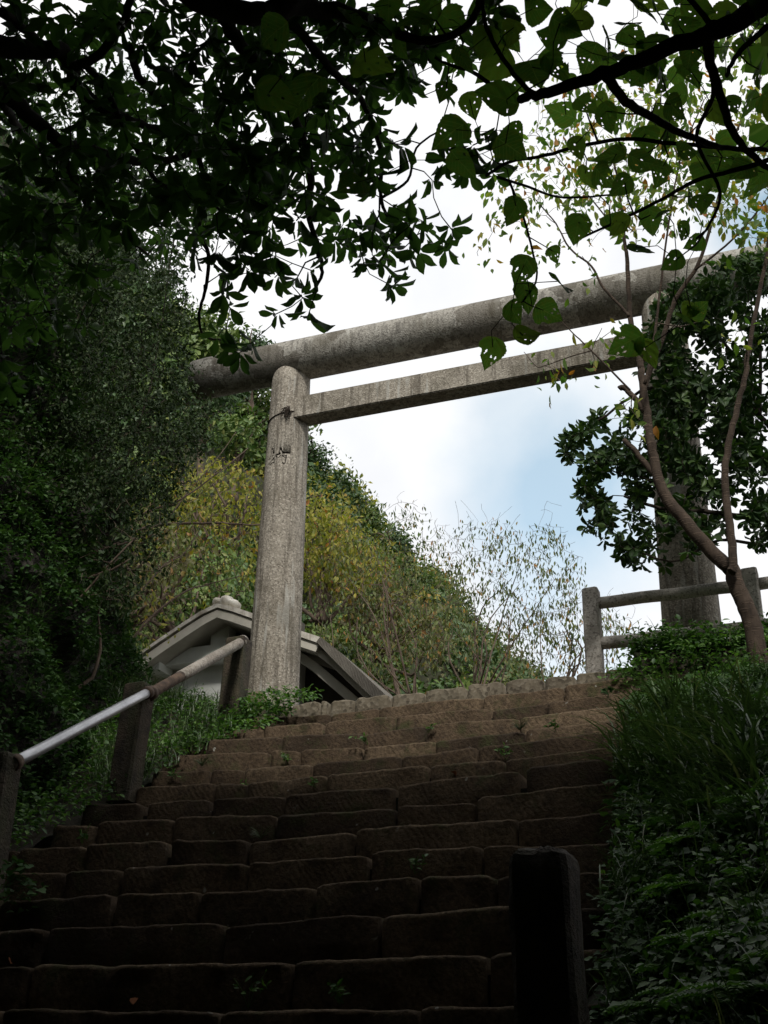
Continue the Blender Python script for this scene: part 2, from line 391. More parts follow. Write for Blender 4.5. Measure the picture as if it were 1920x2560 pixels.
def rnd_unit(n):
    v = rng.normal(size=(n, 3)); return norm(v)
def spline(pts, k=5):
    """Catmull-Rom through the points"""
    p = np.asarray(pts, float); p = np.vstack([2 * p[0] - p[1], p, 2 * p[-1] - p[-2]]); outp = []
    for i in range(1, len(p) - 2):
        for t in np.linspace(0, 1, k, endpoint=False):
            a, b, c, d = p[i - 1], p[i], p[i + 1], p[i + 2]
            outp.append(.5 * ((2 * b) + (-a + c) * t + (2 * a - 5 * b + 4 * c - d) * t * t + (-a + 3 * b - 3 * c + d) * t ** 3))
    outp.append(p[-2]); return np.array(outp)
class Skel:
    def __init__(s): s.nodes = np.zeros((0, 3)); s.rad = np.zeros(0); s.mb = MB()
    def poly(s, pts, r0, r1, n=7, mb=None, k=5, wob=0.0):
        q = spline(pts, k)
        if wob: q[1:-1] += rng.normal(size=(len(q) - 2, 3)) * wob
        r = np.linspace(r0, r1, len(q)); (mb or s.mb).tube(q, r, n); s.nodes = np.vstack([s.nodes, q]); s.rad = np.concatenate([s.rad, r])
    def grow(s, tips, r_tip=.003, r_max=.012, sag=.0, n=4, jitter=.12, shortest_first=True):
        """join every tip to the skeleton by a curved twig; returns the end directions"""
        tips = np.asarray(tips); ends = np.zeros_like(tips)
        d0 = np.array([np.min(np.sum((s.nodes - t) ** 2, 1)) for t in tips]) if shortest_first else rng.random(len(tips))
        for i in np.argsort(d0):
            t = tips[i]; dd = np.sum((s.nodes - t) ** 2, 1); j = int(np.argmin(dd)); a = s.nodes[j]; Ld = math.sqrt(dd[j]) + 1e-6
            k = max(3, min(9, int(Ld / .12) + 2)); u = np.linspace(0, 1, k)[:, None]
            perp = rng.normal(size=3); perp -= (t - a) * (perp @ (t - a)) / Ld ** 2
            q = a + (t - a) * u + perp * jitter * Ld * np.sin(u * math.pi) + np.array([0, 0, -1.]) * sag * Ld * np.sin(u * math.pi)
            if k > 3: q[1:-1] += rng.normal(size=(k - 2, 3)) * .02 * Ld
            r0 = min(s.rad[j] * .7, max(r_tip, min(r_max, .012 * Ld + r_tip)))
            rr = np.linspace(r0, r_tip, k)
            s.mb.tube(q, rr, n, cap=False); s.nodes = np.vstack([s.nodes, q[1:]]); s.rad = np.concatenate([s.rad, rr[1:]])
            ends[i] = norm(q[-1] - q[-2])
        return ends
def px_pts(l, Y): return [atY(x, y, Y if not isinstance(Y, (list, tuple)) else Y[i]) for i, (x, y) in enumerate(l)]
def in_poly(x, y, poly):
    inside = np.zeros(len(x), bool); n = len(poly)
    for i in range(n):
        x1, y1 = poly[i]; x2, y2 = poly[(i + 1) % n]
        c = ((y1 > y) != (y2 > y)) & (x < (x2 - x1) * (y - y1) / ((y2 - y1) or 1e-9) + x1)
        inside ^= c
    return inside
def sample_poly(poly, n):
    p = np.array(poly, float); lo, hi = p.min(0), p.max(0); res = []
    while len(res) < n:
        q = rng.random((n * 2, 2)) * (hi - lo) + lo; res.extend(q[in_poly(q[:, 0], q[:, 1], poly)].tolist())
    return np.array(res[:n])
def fbm(p, s=1.0, seed=0.0):
    return noise.fractal(Vector((p[0] * s + seed, p[1] * s - seed, p[2] * s)), 1.0, 2.0, 4)

# ------------------------------------------------------------------ stair data (traced stones: left x, left y, right x, right y of each top edge)
ROWY = [11.62, 11.17, 10.73, 10.28, 9.84, 9.40, 8.95, 8.51, 8.06, 7.62, 7.18, 6.73, 6.29, 5.85, 5.40]
ROWS = {
1: [(560,1797,653,1793),(655,1792,824,1784),(825,1785,945,1769),(947,1771,1207,1742),(1208,1742,1407,1718),(1409,1713,1563,1694)],
2: [(505,1827,578,1826),(580,1823,657,1820),(657,1816,804,1804),(811,1804,986,1788),(988,1790,1225,1770),(1228,1774,1364,1759),(1366,1757,1552,1731)],
3: [(463,1851,704,1842),(706,1841,907,1832),(908,1834,1064,1814),(1066,1813,1297,1794),(1299,1797,1545,1766)],
4: [(405,1888,672,1878),(677,1874,750,1877),(750,1876,905,1865),(907,1865,1086,1850),(1087,1850,1309,1829),(1312,1825,1555,1796)],
5: [(379,1926,521,1923),(524,1924,608,1925),(610,1921,780,1909),(782,1908,1001,1889),(1003,1891,1190,1870),(1192,1868,1498,1829),(1500,1828,1555,1823)],
6: [(338,1966,533,1959),(535,1959,616,1957),(617,1957,815,1937),(818,1936,1070,1914),(1073,1912,1257,1898),(1261,1895,1560,1866)],
7: [(205,2012,353,2009),(370,2008,524,1999),(531,2000,712,1989),(713,1989,985,1966),(994,1964,1297,1927),(1313,1920,1523,1893),(1526,1900,1565,1897)],
8: [(130,2061,237,2060),(240,2053,434,2047),(437,2043,690,2037),(692,2038,985,2018),(990,2012,1188,2007),(1191,1995,1552,1954)],
9: [(46,2122,214,2116),(217,2112,414,2102),(428,2101,617,2097),(619,2104,882,2080),(887,2070,1290,2045),(1292,2048,1554,2023)],
10: [(-60,2184,160,2178),(163,2178,302,2168),(308,2167,620,2157),(622,2157,919,2137),(927,2131,1204,2114),(1206,2116,1556,2107)],
11: [(-160,2256,0,2250),(2,2250,278,2236),(287,2237,498,2231),(500,2231,784,2215),(787,2213,1042,2193),(1047,2187,1238,2189),(1240,2192,1440,2178),(1443,2176,1591,2190)],
12: [(-300,2346,-80,2334),(-76,2332,112,2320),(118,2317,557,2311),(559,2315,946,2281),(951,2286,1330,2264),(1333,2268,1510,2266),(1514,2262,1625,2256)],
13: [(-480,2440,-200,2428),(-196,2426,72,2414),(74,2414,725,2402),(729,2398,1213,2380),(1218,2382,1560,2370),(1565,2368,1690,2362)],
14: [(-560,2550,-260,2540),(-256,2536,-4,2524),(0,2523,541,2528),(544,2525,1040,2520),(1045,2519,1440,2509),(1445,2509,1760,2500)],
}
def stair_z(Y): return 4.066 + (Y - 11.62) * (0.25 / .444)
ZP = 4.0   # platform level
def ground_z(x, y):
    if y > 11.55:
        z = ZP - max(0, y - 17) * .5
    else: z = max(stair_z(y) - .34, -26)
    return z

# ------------------------------------------------------------------ ground
def bank_z(x, y):
    """height of the right bank"""
    s = min(max(x + 1.75, 0), 1.0); s = s * s * (3 - 2 * s)
    far = max(0, x + .75)
    if y > 11.3: base = ZP + .10
    else: base = stair_z(y) - .02
    z = base + .30 * s * min(1, max(0.1, (11.8 - y) / 3.0)) + far * .26
    if y < 11.3: z -= .30 * max(0, min(1, (y - 10.1) / .7)) * max(0, 1 - max(0, x + .2) / .8)
    if y > 11.3: z = min(z, ZP + .08 + far * .12)
    z += .10 * fbm((x, y, 0), .9, 3)
    k = .312 + .055 * min(1, max(0, (y - 10.3) / 1.2)) + .02 * max(0, 1 - max(0, x + .6))
    return min(z, k * y) if 3 < y < 11.9 else z
g = MB(); nx, ny = 90, 130
xs = np.concatenate([np.linspace(-400, -30, 8), np.linspace(-25, 20, nx - 16), np.linspace(25, 400, 8)])
ys = np.concatenate([np.linspace(-400, -30, 10), np.linspace(-25, 30, ny - 20), np.linspace(34, 500, 10)])
V = []
for y in ys:
    for x in xs:
        z = ground_z(x, y) - .12
        if y > 17: z = max(ZP - (y - 17) * .5, -20)
        if x > -1.3: z = max(z, bank_z(x, y) - .25) if y < 13 else z
        V.append((x, y, z))
F = [(j * nx + i, j * nx + i + 1, (j + 1) * nx + i + 1, (j + 1) * nx + i) for j in range(ny - 1) for i in range(nx - 1)]
g.add(V, F); o = g.build('ground', M['soil'], smooth=True); tag(o, kind='structure')

# ------------------------------------------------------------------ stone steps
def stone(xl, zl, xr, zr, Y, hgt, depth, seed, lean=0.0, amp=1.0):
    """one hewn block: rounded worn top arris, uneven face, wavy top edge"""
    Ln = xr - xl; n = max(6, min(30, int(Ln / .045))); us = np.linspace(0, 1, n + 1)
    rr = .015 + .010 * random.random()
    prof = []      # (forward, up) from the top front arris
    for k in range(5):
        a = k / 4 * math.pi / 2; prof.append((-(1 - math.cos(math.pi / 2 - a)) * 0 + rr - rr * math.cos(a), -rr + rr * math.sin(a)))
    face = [(0.0, -hgt), (0.004, -hgt * .72), (-.006, -hgt * .45), (0.0, -hgt * .22)]
    full = face + prof + [(depth * .5, .004), (depth, .0)]
    Vv = []
    for i, u in enumerate(us):
        x = xl + Ln * u; e = min(u, 1 - u) * Ln
        er = max(0, 1 - e / .03); zt = zl + (zr - zl) * u
        wav = .013 * amp * fbm((x * 1.7, Y * 5, seed)) + .006 * amp * fbm((x * 11, seed, Y))
        zt += wav - .010 * er ** 3
        xx = x + (0.004 if i == 0 else (-0.004 if i == n else 0))
        for (fy, uz) in full:
            k = fbm((x * 5, Y * 3 + uz * 7, seed)) * .013 * amp + fbm((x * 17, uz * 19, seed)) * .007 * amp
            Vv.append((xx, Y + fy + k + .016 * er ** 2 + lean * uz, zt + uz))
    m = len(full)
    Ff = [(i * m + j, (i + 1) * m + j, (i + 1) * m + j + 1, i * m + j + 1) for i in range(n) for j in range(m - 1)]
    Ff += [tuple(range(m)), tuple(n * m + j for j in range(m))[::-1]]
    b = MB(); b.add(Vv, Ff); return b
stairs = bpy.data.objects.new('stone_stairs', None); COL.objects.link(stairs); tag(stairs, kind='structure')
stairs['label'] = 'worn brown stone stairway of uneven hewn blocks climbing to the gateway'
core = MB()
sd_ = 0
for k in range(1, 15):
    Y = ROWY[k]; lst = []
    for (x0, y0, x1, y1) in ROWS[k]:
        a = atY(x0, y0, Y); b = atY(x1, y1, Y); lst.append([a[0], a[2], b[0], b[2]])
    if lst[0][0] > -5.75 and k > 2: lst.insert(0, [-5.85, lst[0][1] - .01, lst[0][0] - .012, lst[0][1] - .01])
    xr = -1.95 + max(0, 11 - Y) * .16
    if lst[-1][2] < xr: lst[-1][2] = xr
    zmin = min(min(q[1], q[3]) for q in lst)
    for q in lst:
        sd_ += 1
        gap = .002
        jy = random.uniform(-.012, .012)
        st = stone(q[0] + gap, q[1], q[2] - gap, q[3], Y + jy, (q[1] + q[3]) / 2 - zmin + .30, .50, sd_ * 3.7)
        st.build('stone_block', M['step'], stairs, smooth=True)
    core.box((-5.9, Y + .06, zmin - .9), (xr + .1, Y + .5, zmin - .06))
for k in range(1, 14):                        # the flight goes on down past the photographer
    Y = 5.40 - .444 * k; z = .504 - .25 * k; x = -5.9
    while x < -.9:
        w = random.uniform(.7, 1.3); x2 = min(x + w, -.85); sd_ += 1
        if x2 - x > .15: stone(x + .006, z, x2 - .006, z + random.uniform(-.01, .01), Y, .3, .5, sd_ * 3.7).build('stone_block', M['step'], stairs, smooth=True)
        x = x2
    core.box((-5.9, Y + .06, z - .9), (-.8, Y + .5, z - .06))
core.build('stair_core', M['soil'], stairs)
# curb of squared rubble along the top of the flight
CURB = [(560,1775,646,1769),(648,1768,724,1762),(726,1761,798,1754),(800,1753,819,1752),(822,1752,883,1745),(885,1743,972,1736),(975,1733,1060,1727),(1062,1725,1165,1717),
        (1167,1712,1257,1705),(1261,1703,1358,1696),(1360,1695,1436,1687),(1438,1685,1512,1680),(1514,1677,1600,1668),(1602,1667,1690,1657),(1693,1660,1790,1650)]
curb = thing('curb', 'low curb of squared rubble stones along the top of the stairs', 'stone curb', (-4, 11.62, 4))
for i, (x0, y0, x1, y1) in enumerate(CURB):
    a = atY(x0, y0, 11.62); b = atY(x1, y1, 11.62)
    stone(a[0] + .006, a[2], b[0] - .006, b[2], 11.62 + random.uniform(-.03, .02), .34, .3, 500 + i * 3.1, amp=1.7).build('curb_stone', M['curb'], curb, smooth=True)

# ------------------------------------------------------------------ torii
TY = 12.415; TXL, TXR = -6.213, -1.53
torii = thing('torii_gate', 'tall grey concrete shrine gate of two round pillars and two beams', 'gate', (TXL, TY, ZP))
def pill_r(z): u = min(1, max(0, (z - 4.0) / 4.7)); return .305 - .065 * u
def pillar_mb(cx):
    mb = MB(); zs = np.linspace(3.75, 8.72, 24); pts = np.array([(cx, TY, z) for z in zs]); mb.tube(pts, [pill_r(z) for z in zs], 72); return mb
def hit_pillar(px, py, cx):
    d = ray(px, py); r = .28
    for _ in range(4):
        a = d[0] ** 2 + d[1] ** 2; b = -2 * (d[0] * cx + d[1] * TY); c = cx ** 2 + TY ** 2 - r * r
        disc = b * b - 4 * a * c
        if disc < 0: disc = 0
        t = (-b - math.sqrt(disc)) / (2 * a); p = d * t; r = pill_r(p[2])
    return p
pl = pillar_mb(TXL).build('pillar', M['torii'], torii, smooth=True)
# the carved character, cut into the pillar
STROKES = [[(665,500),(668,530)],[(848,500),(852,535)],[(695,592),(700,612)],[(668,520),(645,640),(603,742)],[(692,640),(655,690)],[(598,840),(640,780),(690,720),(705,695)],
 [(742,658),(768,690)],[(752,642),(800,628),(832,608)],[(882,602),(960,598),(1032,604)],[(858,520),(872,560),(900,600)],[(798,700),(835,660),(872,642),(955,650),(950,720),(935,800),(918,830)],[(876,795),(918,832)],
 [(880,655),(905,680),(935,690)],[(690,700),(700,730)],[(628,842),(662,806),(706,808)],[(580,900),(584,942)]]
WID = [44, 50, 38, 20, 20, 22, 26, 40, 34, 26, 18, 24, 24, 22, 24, 14]
cut = MB()
for st_, w in zip(STROKES, WID):
    pts = [hit_pillar(600 + x * .12055, 1060 + y * .12055, TXL) for x, y in st_]
    ww = w * .12055 / FPX * 15.2 * .62
    for a, b in zip(pts[:-1], pts[1:]):
        mid = (a + b) / 2; nr = np.array([mid[0] - TXL, mid[1] - TY, 0]); nr /= np.linalg.norm(nr)
        d = b - a; Ld = np.linalg.norm(d); d = d / Ld; s_ = np.cross(nr, d); s_ /= np.linalg.norm(s_); a2 = a - d * ww * .4; b2 = b + d * ww * .4
        q = []
        for dep, wf in ((.03, 1.0), (-.035, .45)):
            for P_, sg in ((a2, -1), (b2, -1), (b2, 1), (a2, 1)): q.append(P_ + s_ * sg * ww * wf + nr * dep)
        cut.add(q, [(0, 3, 2, 1), (4, 5, 6, 7), (0, 1, 5, 4), (1, 2, 6, 5), (2, 3, 7, 6), (3, 0, 4, 7)])
# ring dent under it
cutter = cut.build('carving_tool', M['carve'])
bmx = bmesh.new(); bmx.from_mesh(cutter.data); bmesh.ops.recalc_face_normals(bmx, faces=bmx.faces); bmx.to_mesh(cutter.data); bmx.free()
bmx = bmesh.new(); bmx.from_mesh(pl.data); bmesh.ops.recalc_face_normals(bmx, faces=bmx.faces); bmx.to_mesh(pl.data); bmx.free()
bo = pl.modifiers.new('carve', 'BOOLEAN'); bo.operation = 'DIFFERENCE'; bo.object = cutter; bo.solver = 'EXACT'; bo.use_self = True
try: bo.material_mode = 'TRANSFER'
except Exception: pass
dg = bpy.context.evaluated_depsgraph_get(); me2 = bpy.data.meshes.new_from_object(pl.evaluated_get(dg), depsgraph=dg)
pl.modifiers.clear()
if len(me2.vertices) > 500: pl.data = me2
for pg in pl.data.polygons: pg.use_smooth = pg.area > .004
bpy.data.objects.remove(cutter)
pillar_mb(TXR).build('pillar', M['torii'], torii, smooth=True)
kb = MB(); xs_ = np.linspace(-7.56, -.02, 40)
kb.tube([(x, TY - .045, 8.865) for x in xs_], [.267 if 0 < i < 39 else .258 for i in range(40)], 48)
kb.build('top_beam', M['beam'], torii, smooth=True).data.polygons.foreach_get  # noqa
nb = MB(); nb.box((TXL + .12, TY - .20, 7.925), (TXR - .12, TY + .06, 8.225)); o = nb.build('tie_beam', M['torii'], torii)
bv = bmesh.new(); bv.from_mesh(o.data); bmesh.ops.bevel(bv, geom=list(bv.edges), offset=.012, segments=2, affect='EDGES'); bv.to_mesh(o.data); bv.free()
# stone socket remains at the foot
sk = MB()
for k_ in range(1):
    V = []; nn = 14
    for j, (r, z) in enumerate(((.11, 3.9), (.13, 4.15), (.12, 4.3), (.05, 4.36))):
        for i in range(nn):
            a = i / nn * 2 * math.pi; rr = r * (1 + .2 * fbm((math.cos(a), math.sin(a), z), 2.5)); V.append((TXL + .02 + rr * math.cos(a), TY - .42 + rr * math.sin(a), z + .02 * fbm((a, z, 1), 2)))
    F = [(j * nn + i, j * nn + (i + 1) % nn, (j + 1) * nn + (i + 1) % nn, (j + 1) * nn + i) for j in range(3) for i in range(nn)] + [tuple(3 * nn + i for i in range(nn))]
    sk.add(V, F)
o = sk.build('stone_stump', M['wallstone'], smooth=True); tag(o, 'small rough stone stump at the foot of the left gate pillar', 'stone')
# wire tied round the pillar with a withered knot
wr = MB(); zc = atY(717, 1030, TY - .2)[2]
wr.tube([(TXL + (pill_r(zc) + .008) * math.cos(a), TY + (pill_r(zc) + .008) * math.sin(a), zc - .04 + .05 * math.cos(a)) for a in np.linspace(0, 2 * math.pi, 40)], .007, 5)
wro = wr.build('tied_wire', M['darkbark'], smooth=True); tag(wro, 'thin dark wire tied round the left gate pillar with a withered knot', 'wire')
kp = hit_pillar(722, 1022, TXL)
kn = MB()
for i in range(26):
    a = kp + rng.normal(size=3) * .02; b = a + np.array([rng.normal() * .035, -.02 - rng.random() * .03, -.03 - rng.random() * .12]); kn.tube([a, (a + b) / 2 + rng.normal(size=3) * .015, b], .005, 4)
kn.build('withered_knot', M['darkbark'], wro)

# ------------------------------------------------------------------ right fence
def rpost(mb, cx, cy, z0, z1, w, r=.02, lean=(0, 0)):
    """square post, bevelled arrises and a slightly domed top"""
    h = w / 2; c = []
    for sx, sy in ((1, 1), (-1, 1), (-1, -1), (1, -1)):
        c += [(sx * h, sy * (h - r)), (sx * (h - r), sy * h)] if sx * sy > 0 else [(sx * (h - r), sy * h), (sx * h, sy * (h - r))]
    lv = [(z0, 1.0), ((z0 + z1) / 2, .985), (z1 - .03, .98), (z1 - .008, .95), (z1, .87)]; V = []
    for z, s_ in lv:
        u = (z - z0) / (z1 - z0)
        V += [(cx + x * s_ + lean[0] * u, cy + y * s_ + lean[1] * u, z + .008 * fbm((x * 3, y * 3, z), 4)) for x, y in c]
    n = 8; F = [(j * n + i, j * n + (i + 1) % n, (j + 1) * n + (i + 1) % n, (j + 1) * n + i) for j in range(len(lv) - 1) for i in range(n)]
    F += [tuple((len(lv) - 1) * n + i for i in range(n)), tuple(range(n))[::-1]]
    mb.add(V, F)
FY = 11.9
fence = thing('concrete_fence', 'rough concrete railing with square posts before the right gate pillar', 'fence', (-2.43, FY, 4.0))
fz = 5.04
for cx in (-2.435, -.875, .7, 2.3):
    m_ = MB(); rpost(m_, cx, FY, 3.85, fz, .165); m_.build('post', M['fence'], fence)
for a, b in ((-2.435, -.875), (-.875, .7), (.7, 2.3)):
    m_ = MB(); m_.tube([(x, FY, 4.888 + .004 * math.sin(x * 9)) for x in np.linspace(a + .07, b - .07, 14)], .061, 20); m_.build('rail', M['fence'], fence, smooth=True)
    m_ = MB(); m_.tube([(x, FY, 4.455 + .004 * math.sin(x * 7)) for x in np.linspace(a + .07, b - .07, 14)], .064, 20); m_.build('rail', M['fence'], fence, smooth=True)

# ------------------------------------------------------------------ left handrail
hr = thing('handrail', 'old handrail beside the left cliff with dark posts, one steel pipe and one stone pipe', 'handrail', (-5.9, 8.8, 2.4))
def post_px(px, py_top, Y, w, drop, mb=None, lean=(0, 0)):
    p = atY(px, py_top, Y); m_ = MB(); rpost(m_, p[0], p[1], p[2] - drop, p[2], w, .02, lean); return m_, p
m1, p1 = post_px(8, 1888, 6.75, .20, 1.25); m1.build('post', M['oldpost'], hr)
m2, p2 = post_px(338, 1716, 8.95, .21, 1.0, lean=(.05, 0)); m2.build('post', M['oldpost'], hr)
m3, p3 = post_px(592, 1600, 11.25, .225, 1.0, lean=(.03, 0)); m3.build('post', M['oldpost'], hr)
def pipe(a, b, r, mat, name, bend=None, n=20):
    m_ = MB(); pts = spline([a] + ([bend] if bend is not None else []) + [b], 8); m_.tube(pts, r, n); return m_.build(name, mat, hr, smooth=True)
pipe(atY(30, 1910, 6.75), atY(372, 1730, 8.90), .040, M['steel'], 'steel_pipe')
q0 = atY(372, 1736, 8.95); q1 = atY(602, 1606, 11.2); qm = q0 + (q1 - q0) * .30
pipe(q0, qm, .048, M['rustpipe'], 'brown_pipe'); pipe(qm, q1, .053, M['oldrail'], 'stone_pipe')
m_ = MB(); m_.tube([q1 + (q1 - q0) * -.01, q1 + (q1 - q0) * .03], .066, 16); m_.build('pipe_collar', M['oldrail'], hr, smooth=True)
for a_, b_, r_ in ((q0, q1, .062), (atY(372, 1730, 8.90), atY(30, 1910, 6.75), .052), (atY(30, 1910, 6.75), atY(372, 1730, 8.90), .052)):
    m_ = MB(); m_.tube([a_, a_ + (b_ - a_) * .03], r_, 16); m_.build('pipe_collar', M['rustpipe'], hr, smooth=True)
# mossy post in the foreground
mp = MB(); p = atY(1362, 2140, 4.55); 
lv = list(np.linspace(p[2] - 1.5, p[2] - .05, 26)) + [p[2] - .02, p[2] + .01, p[2] + .03, p[2] + .04]; h = .112; nn = 32; V = []
for q_, z in enumerate(lv):
    f_ = 1.0 if q_ < 26 else (.985, .94, .8, .5)[q_ - 26]
    for i in range(nn):
        a = (i + .5) / nn * 2 * math.pi; c_, s_ = math.cos(a), math.sin(a); rr = h / max(abs(c_), abs(s_)); rr = min(rr, h * 1.27) * f_
        rr *= 1 + .05 * fbm((c_ * 2, s_ * 2, z * 3), 1.5, 2) + .025 * fbm((c_ * 9, s_ * 9, z * 14), 1.5)
        V.append((p[0] + rr * c_ - .02 * (z - lv[0]), p[1] + .1 + rr * s_, z + (.012 * fbm((c_, s_, 3), 3) if q_ > 24 else 0)))
F = [(j * nn + i, j * nn + (i + 1) % nn, (j + 1) * nn + (i + 1) % nn, (j + 1) * nn + i) for j in range(len(lv) - 1) for i in range(nn)] + [tuple((len(lv) - 1) * nn + i for i in range(nn))]
mp.add(V, F)
o = mp.build('stone_post', M['oldpost']); tag(o, 'dark mossy square stone post standing low at the right edge of the stairs', 'post')

# ------------------------------------------------------------------ white hut behind the left pillar
HY = 15.6
hut = thing('shrine_hut', 'white plastered hut with a thick concrete gable roof behind the left pillar', 'hut', (-7.2, HY, 3.9))
UP = [(296,1668),(392,1600),(460,1554),(502,1527),(543,1508),(584,1517),(632,1533),(737,1572),(802,1593),(850,1630),(905,1682),(985,1757),(1040,1810)]
up = [atY(x, y, HY) for x, y in UP]
def slab(prof, th, y0, y1, name, mat, parent):
    n = len(prof); V = []
    for y in (y0, y1):
        for p in prof: V.append((p[0], y, p[2]))
        for i, p in enumerate(prof):
            t = np.array(prof[min(i + 1, n - 1)]) - np.array(prof[max(i - 1, 0)]); nn = np.array([t[2], 0, -t[0]]); nn /= np.linalg.norm(nn)
            V.append((p[0] + nn[0] * th[i], y, p[2] + nn[2] * th[i]))
    F = []
    m = 2 * n
    for i in range(n - 1):
        F += [(i, i + 1, n + i + 1, n + i), (m + i, m + n + i, m + n + i + 1, m + i + 1), (i, m + i, m + i + 1, i + 1), (n + i, n + i + 1, m + n + i + 1, m + n + i)]
    F += [(0, n, m + n, m), (n - 1, m + n - 1, m + 2 * n - 1, 2 * n - 1)]
    mb = MB(); mb.add(V, F); return mb.build(name, mat, parent)
th = [.03, .05, .055, .06, .065, .07, .075, .085, .09, .14, .15, .15, .15]
def ribbed():
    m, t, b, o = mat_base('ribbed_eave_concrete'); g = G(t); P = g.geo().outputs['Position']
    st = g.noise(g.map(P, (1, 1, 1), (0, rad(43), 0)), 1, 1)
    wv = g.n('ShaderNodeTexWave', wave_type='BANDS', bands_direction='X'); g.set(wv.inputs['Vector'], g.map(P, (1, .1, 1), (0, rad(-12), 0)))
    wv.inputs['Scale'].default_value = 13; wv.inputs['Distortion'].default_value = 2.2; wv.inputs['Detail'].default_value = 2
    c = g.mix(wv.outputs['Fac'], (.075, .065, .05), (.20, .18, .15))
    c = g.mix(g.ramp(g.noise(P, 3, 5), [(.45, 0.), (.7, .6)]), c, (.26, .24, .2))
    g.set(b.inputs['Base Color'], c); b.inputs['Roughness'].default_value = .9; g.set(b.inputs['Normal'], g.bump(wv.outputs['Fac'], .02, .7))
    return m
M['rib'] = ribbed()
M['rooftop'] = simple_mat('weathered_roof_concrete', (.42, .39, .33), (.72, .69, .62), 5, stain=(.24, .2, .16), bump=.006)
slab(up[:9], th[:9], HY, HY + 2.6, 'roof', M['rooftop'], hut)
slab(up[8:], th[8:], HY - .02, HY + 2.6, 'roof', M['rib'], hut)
def off(prof, d): # lower copy of the profile
    r = []
    n = len(prof)
    for i, p in enumerate(prof):
        t = np.array(prof[min(i + 1, n - 1)]) - np.array(prof[max(i - 1, 0)]); nn = np.array([t[2], 0, -t[0]]); nn /= np.linalg.norm(nn); r.append(np.array(p) + nn * d)
    return r
slab(off(up[:9], .085), [.13] * 9, HY + .03, HY + 2.5, 'soffit', M['soffit'], hut)
slab(off(up[8:], .13), [.10] * 5, HY + .12, HY + 2.5, 'soffit', M['soffit'], hut)
slab([atY(725, 1612, HY + .3), atY(790, 1655, HY + .3), atY(930, 1775, HY + .3)], [.13] * 3, HY + .30, HY + .50, 'barge_beam', M['soffit'], hut)
w1 = atY(425, 1700, HY + .6); w2 = atY(741, 1700, HY + .6); apx = atY(545, 1560, HY + .6)
# gable wall below the tie beam
tb = atY(420, 1668, HY + .5); tb2 = atY(741, 1640, HY + .5)
mb = MB(); mb.box((w1[0], HY + .62, 3.4), (w2[0], HY + .9, tb[2] - .02)); mb.build('wall', M['white'], hut)
mb = MB(); mb.box((w1[0] - .25, HY + .36, tb[2] - .02), (w2[0] + .2, HY + .62, tb[2] + .22)); mb.build('tie_beam', M['white'], hut)
mb = MB(); e = atY(385, 1668, HY + .25); mb.box((e[0] - .12, HY + .2, e[2] - .06), (e[0] + .12, HY + .6, e[2] + .1)); mb.build('purlin_end', M['white'], hut)
s1 = atY(531, 1600, HY + .45); s2 = atY(575, 1600, HY + .45)
mb = MB(); mb.box((s1[0], HY + .4, tb[2] + .22), (s2[0], HY + .62, apx[2] + .12)); mb.build('strut', M['white'], hut)
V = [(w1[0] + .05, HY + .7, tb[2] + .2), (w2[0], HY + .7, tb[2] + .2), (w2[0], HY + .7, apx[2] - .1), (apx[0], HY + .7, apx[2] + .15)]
V += [(x, y + .1, z) for x, y, z in V]; mb = MB(); mb.add(V, [(0, 1, 2, 3), (7, 6, 5, 4), (0, 4, 5, 1), (1, 5, 6, 2), (2, 6, 7, 3), (3, 7, 4, 0)]); mb.build('gable_shade_panel', M['hutdark'], hut)  # dark sheet in place of the shaded gable recess
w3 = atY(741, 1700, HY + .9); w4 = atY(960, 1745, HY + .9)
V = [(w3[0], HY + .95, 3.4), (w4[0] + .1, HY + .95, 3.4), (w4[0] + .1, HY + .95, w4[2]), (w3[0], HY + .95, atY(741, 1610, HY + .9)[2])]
V += [(x, y + .1, z) for x, y, z in V]; mb = MB(); mb.add(V, [(0, 1, 2, 3), (7, 6, 5, 4), (0, 4, 5, 1), (1, 5, 6, 2), (2, 6, 7, 3), (3, 7, 4, 0)]); mb.build('opening_shade_panel', M['hutdark'], hut)  # dark sheet in place of the shaded opening under the eave
a = atY(733, 1640, HY + .55); mb = MB(); mb.box((a[0], HY + .5, 3.4), (a[0] + .09, HY + .7, atY(741, 1620, HY + .5)[2])); mb.build('corner_column', M['white'], hut)
for (x, y, r) in ((546, 1506, .075), (570, 1507, .11), (586, 1512, .085)):
    bm_ = bmesh.new(); bmesh.ops.create_uvsphere(bm_, u_segments=16, v_segments=10, radius=r)
    for v in bm_.verts:
        v.co.y *= 1.6; v.co.z *= .95; v.co += Vector(fbm(tuple(v.co), 9) * .012 * k for k in (1, 1, 1))
    me = bpy.data.meshes.new('ridge_ornament'); bm_.to_mesh(me); bm_.free(); me.materials.append(M['rooftop']); me.shade_smooth()
    o = link('ridge_ornament', me, hut); pp = atY(x, y, HY + .25); o.location = Vector(pp) - hut.location; o.matrix_parent_inverse = Matrix.Identity(4)

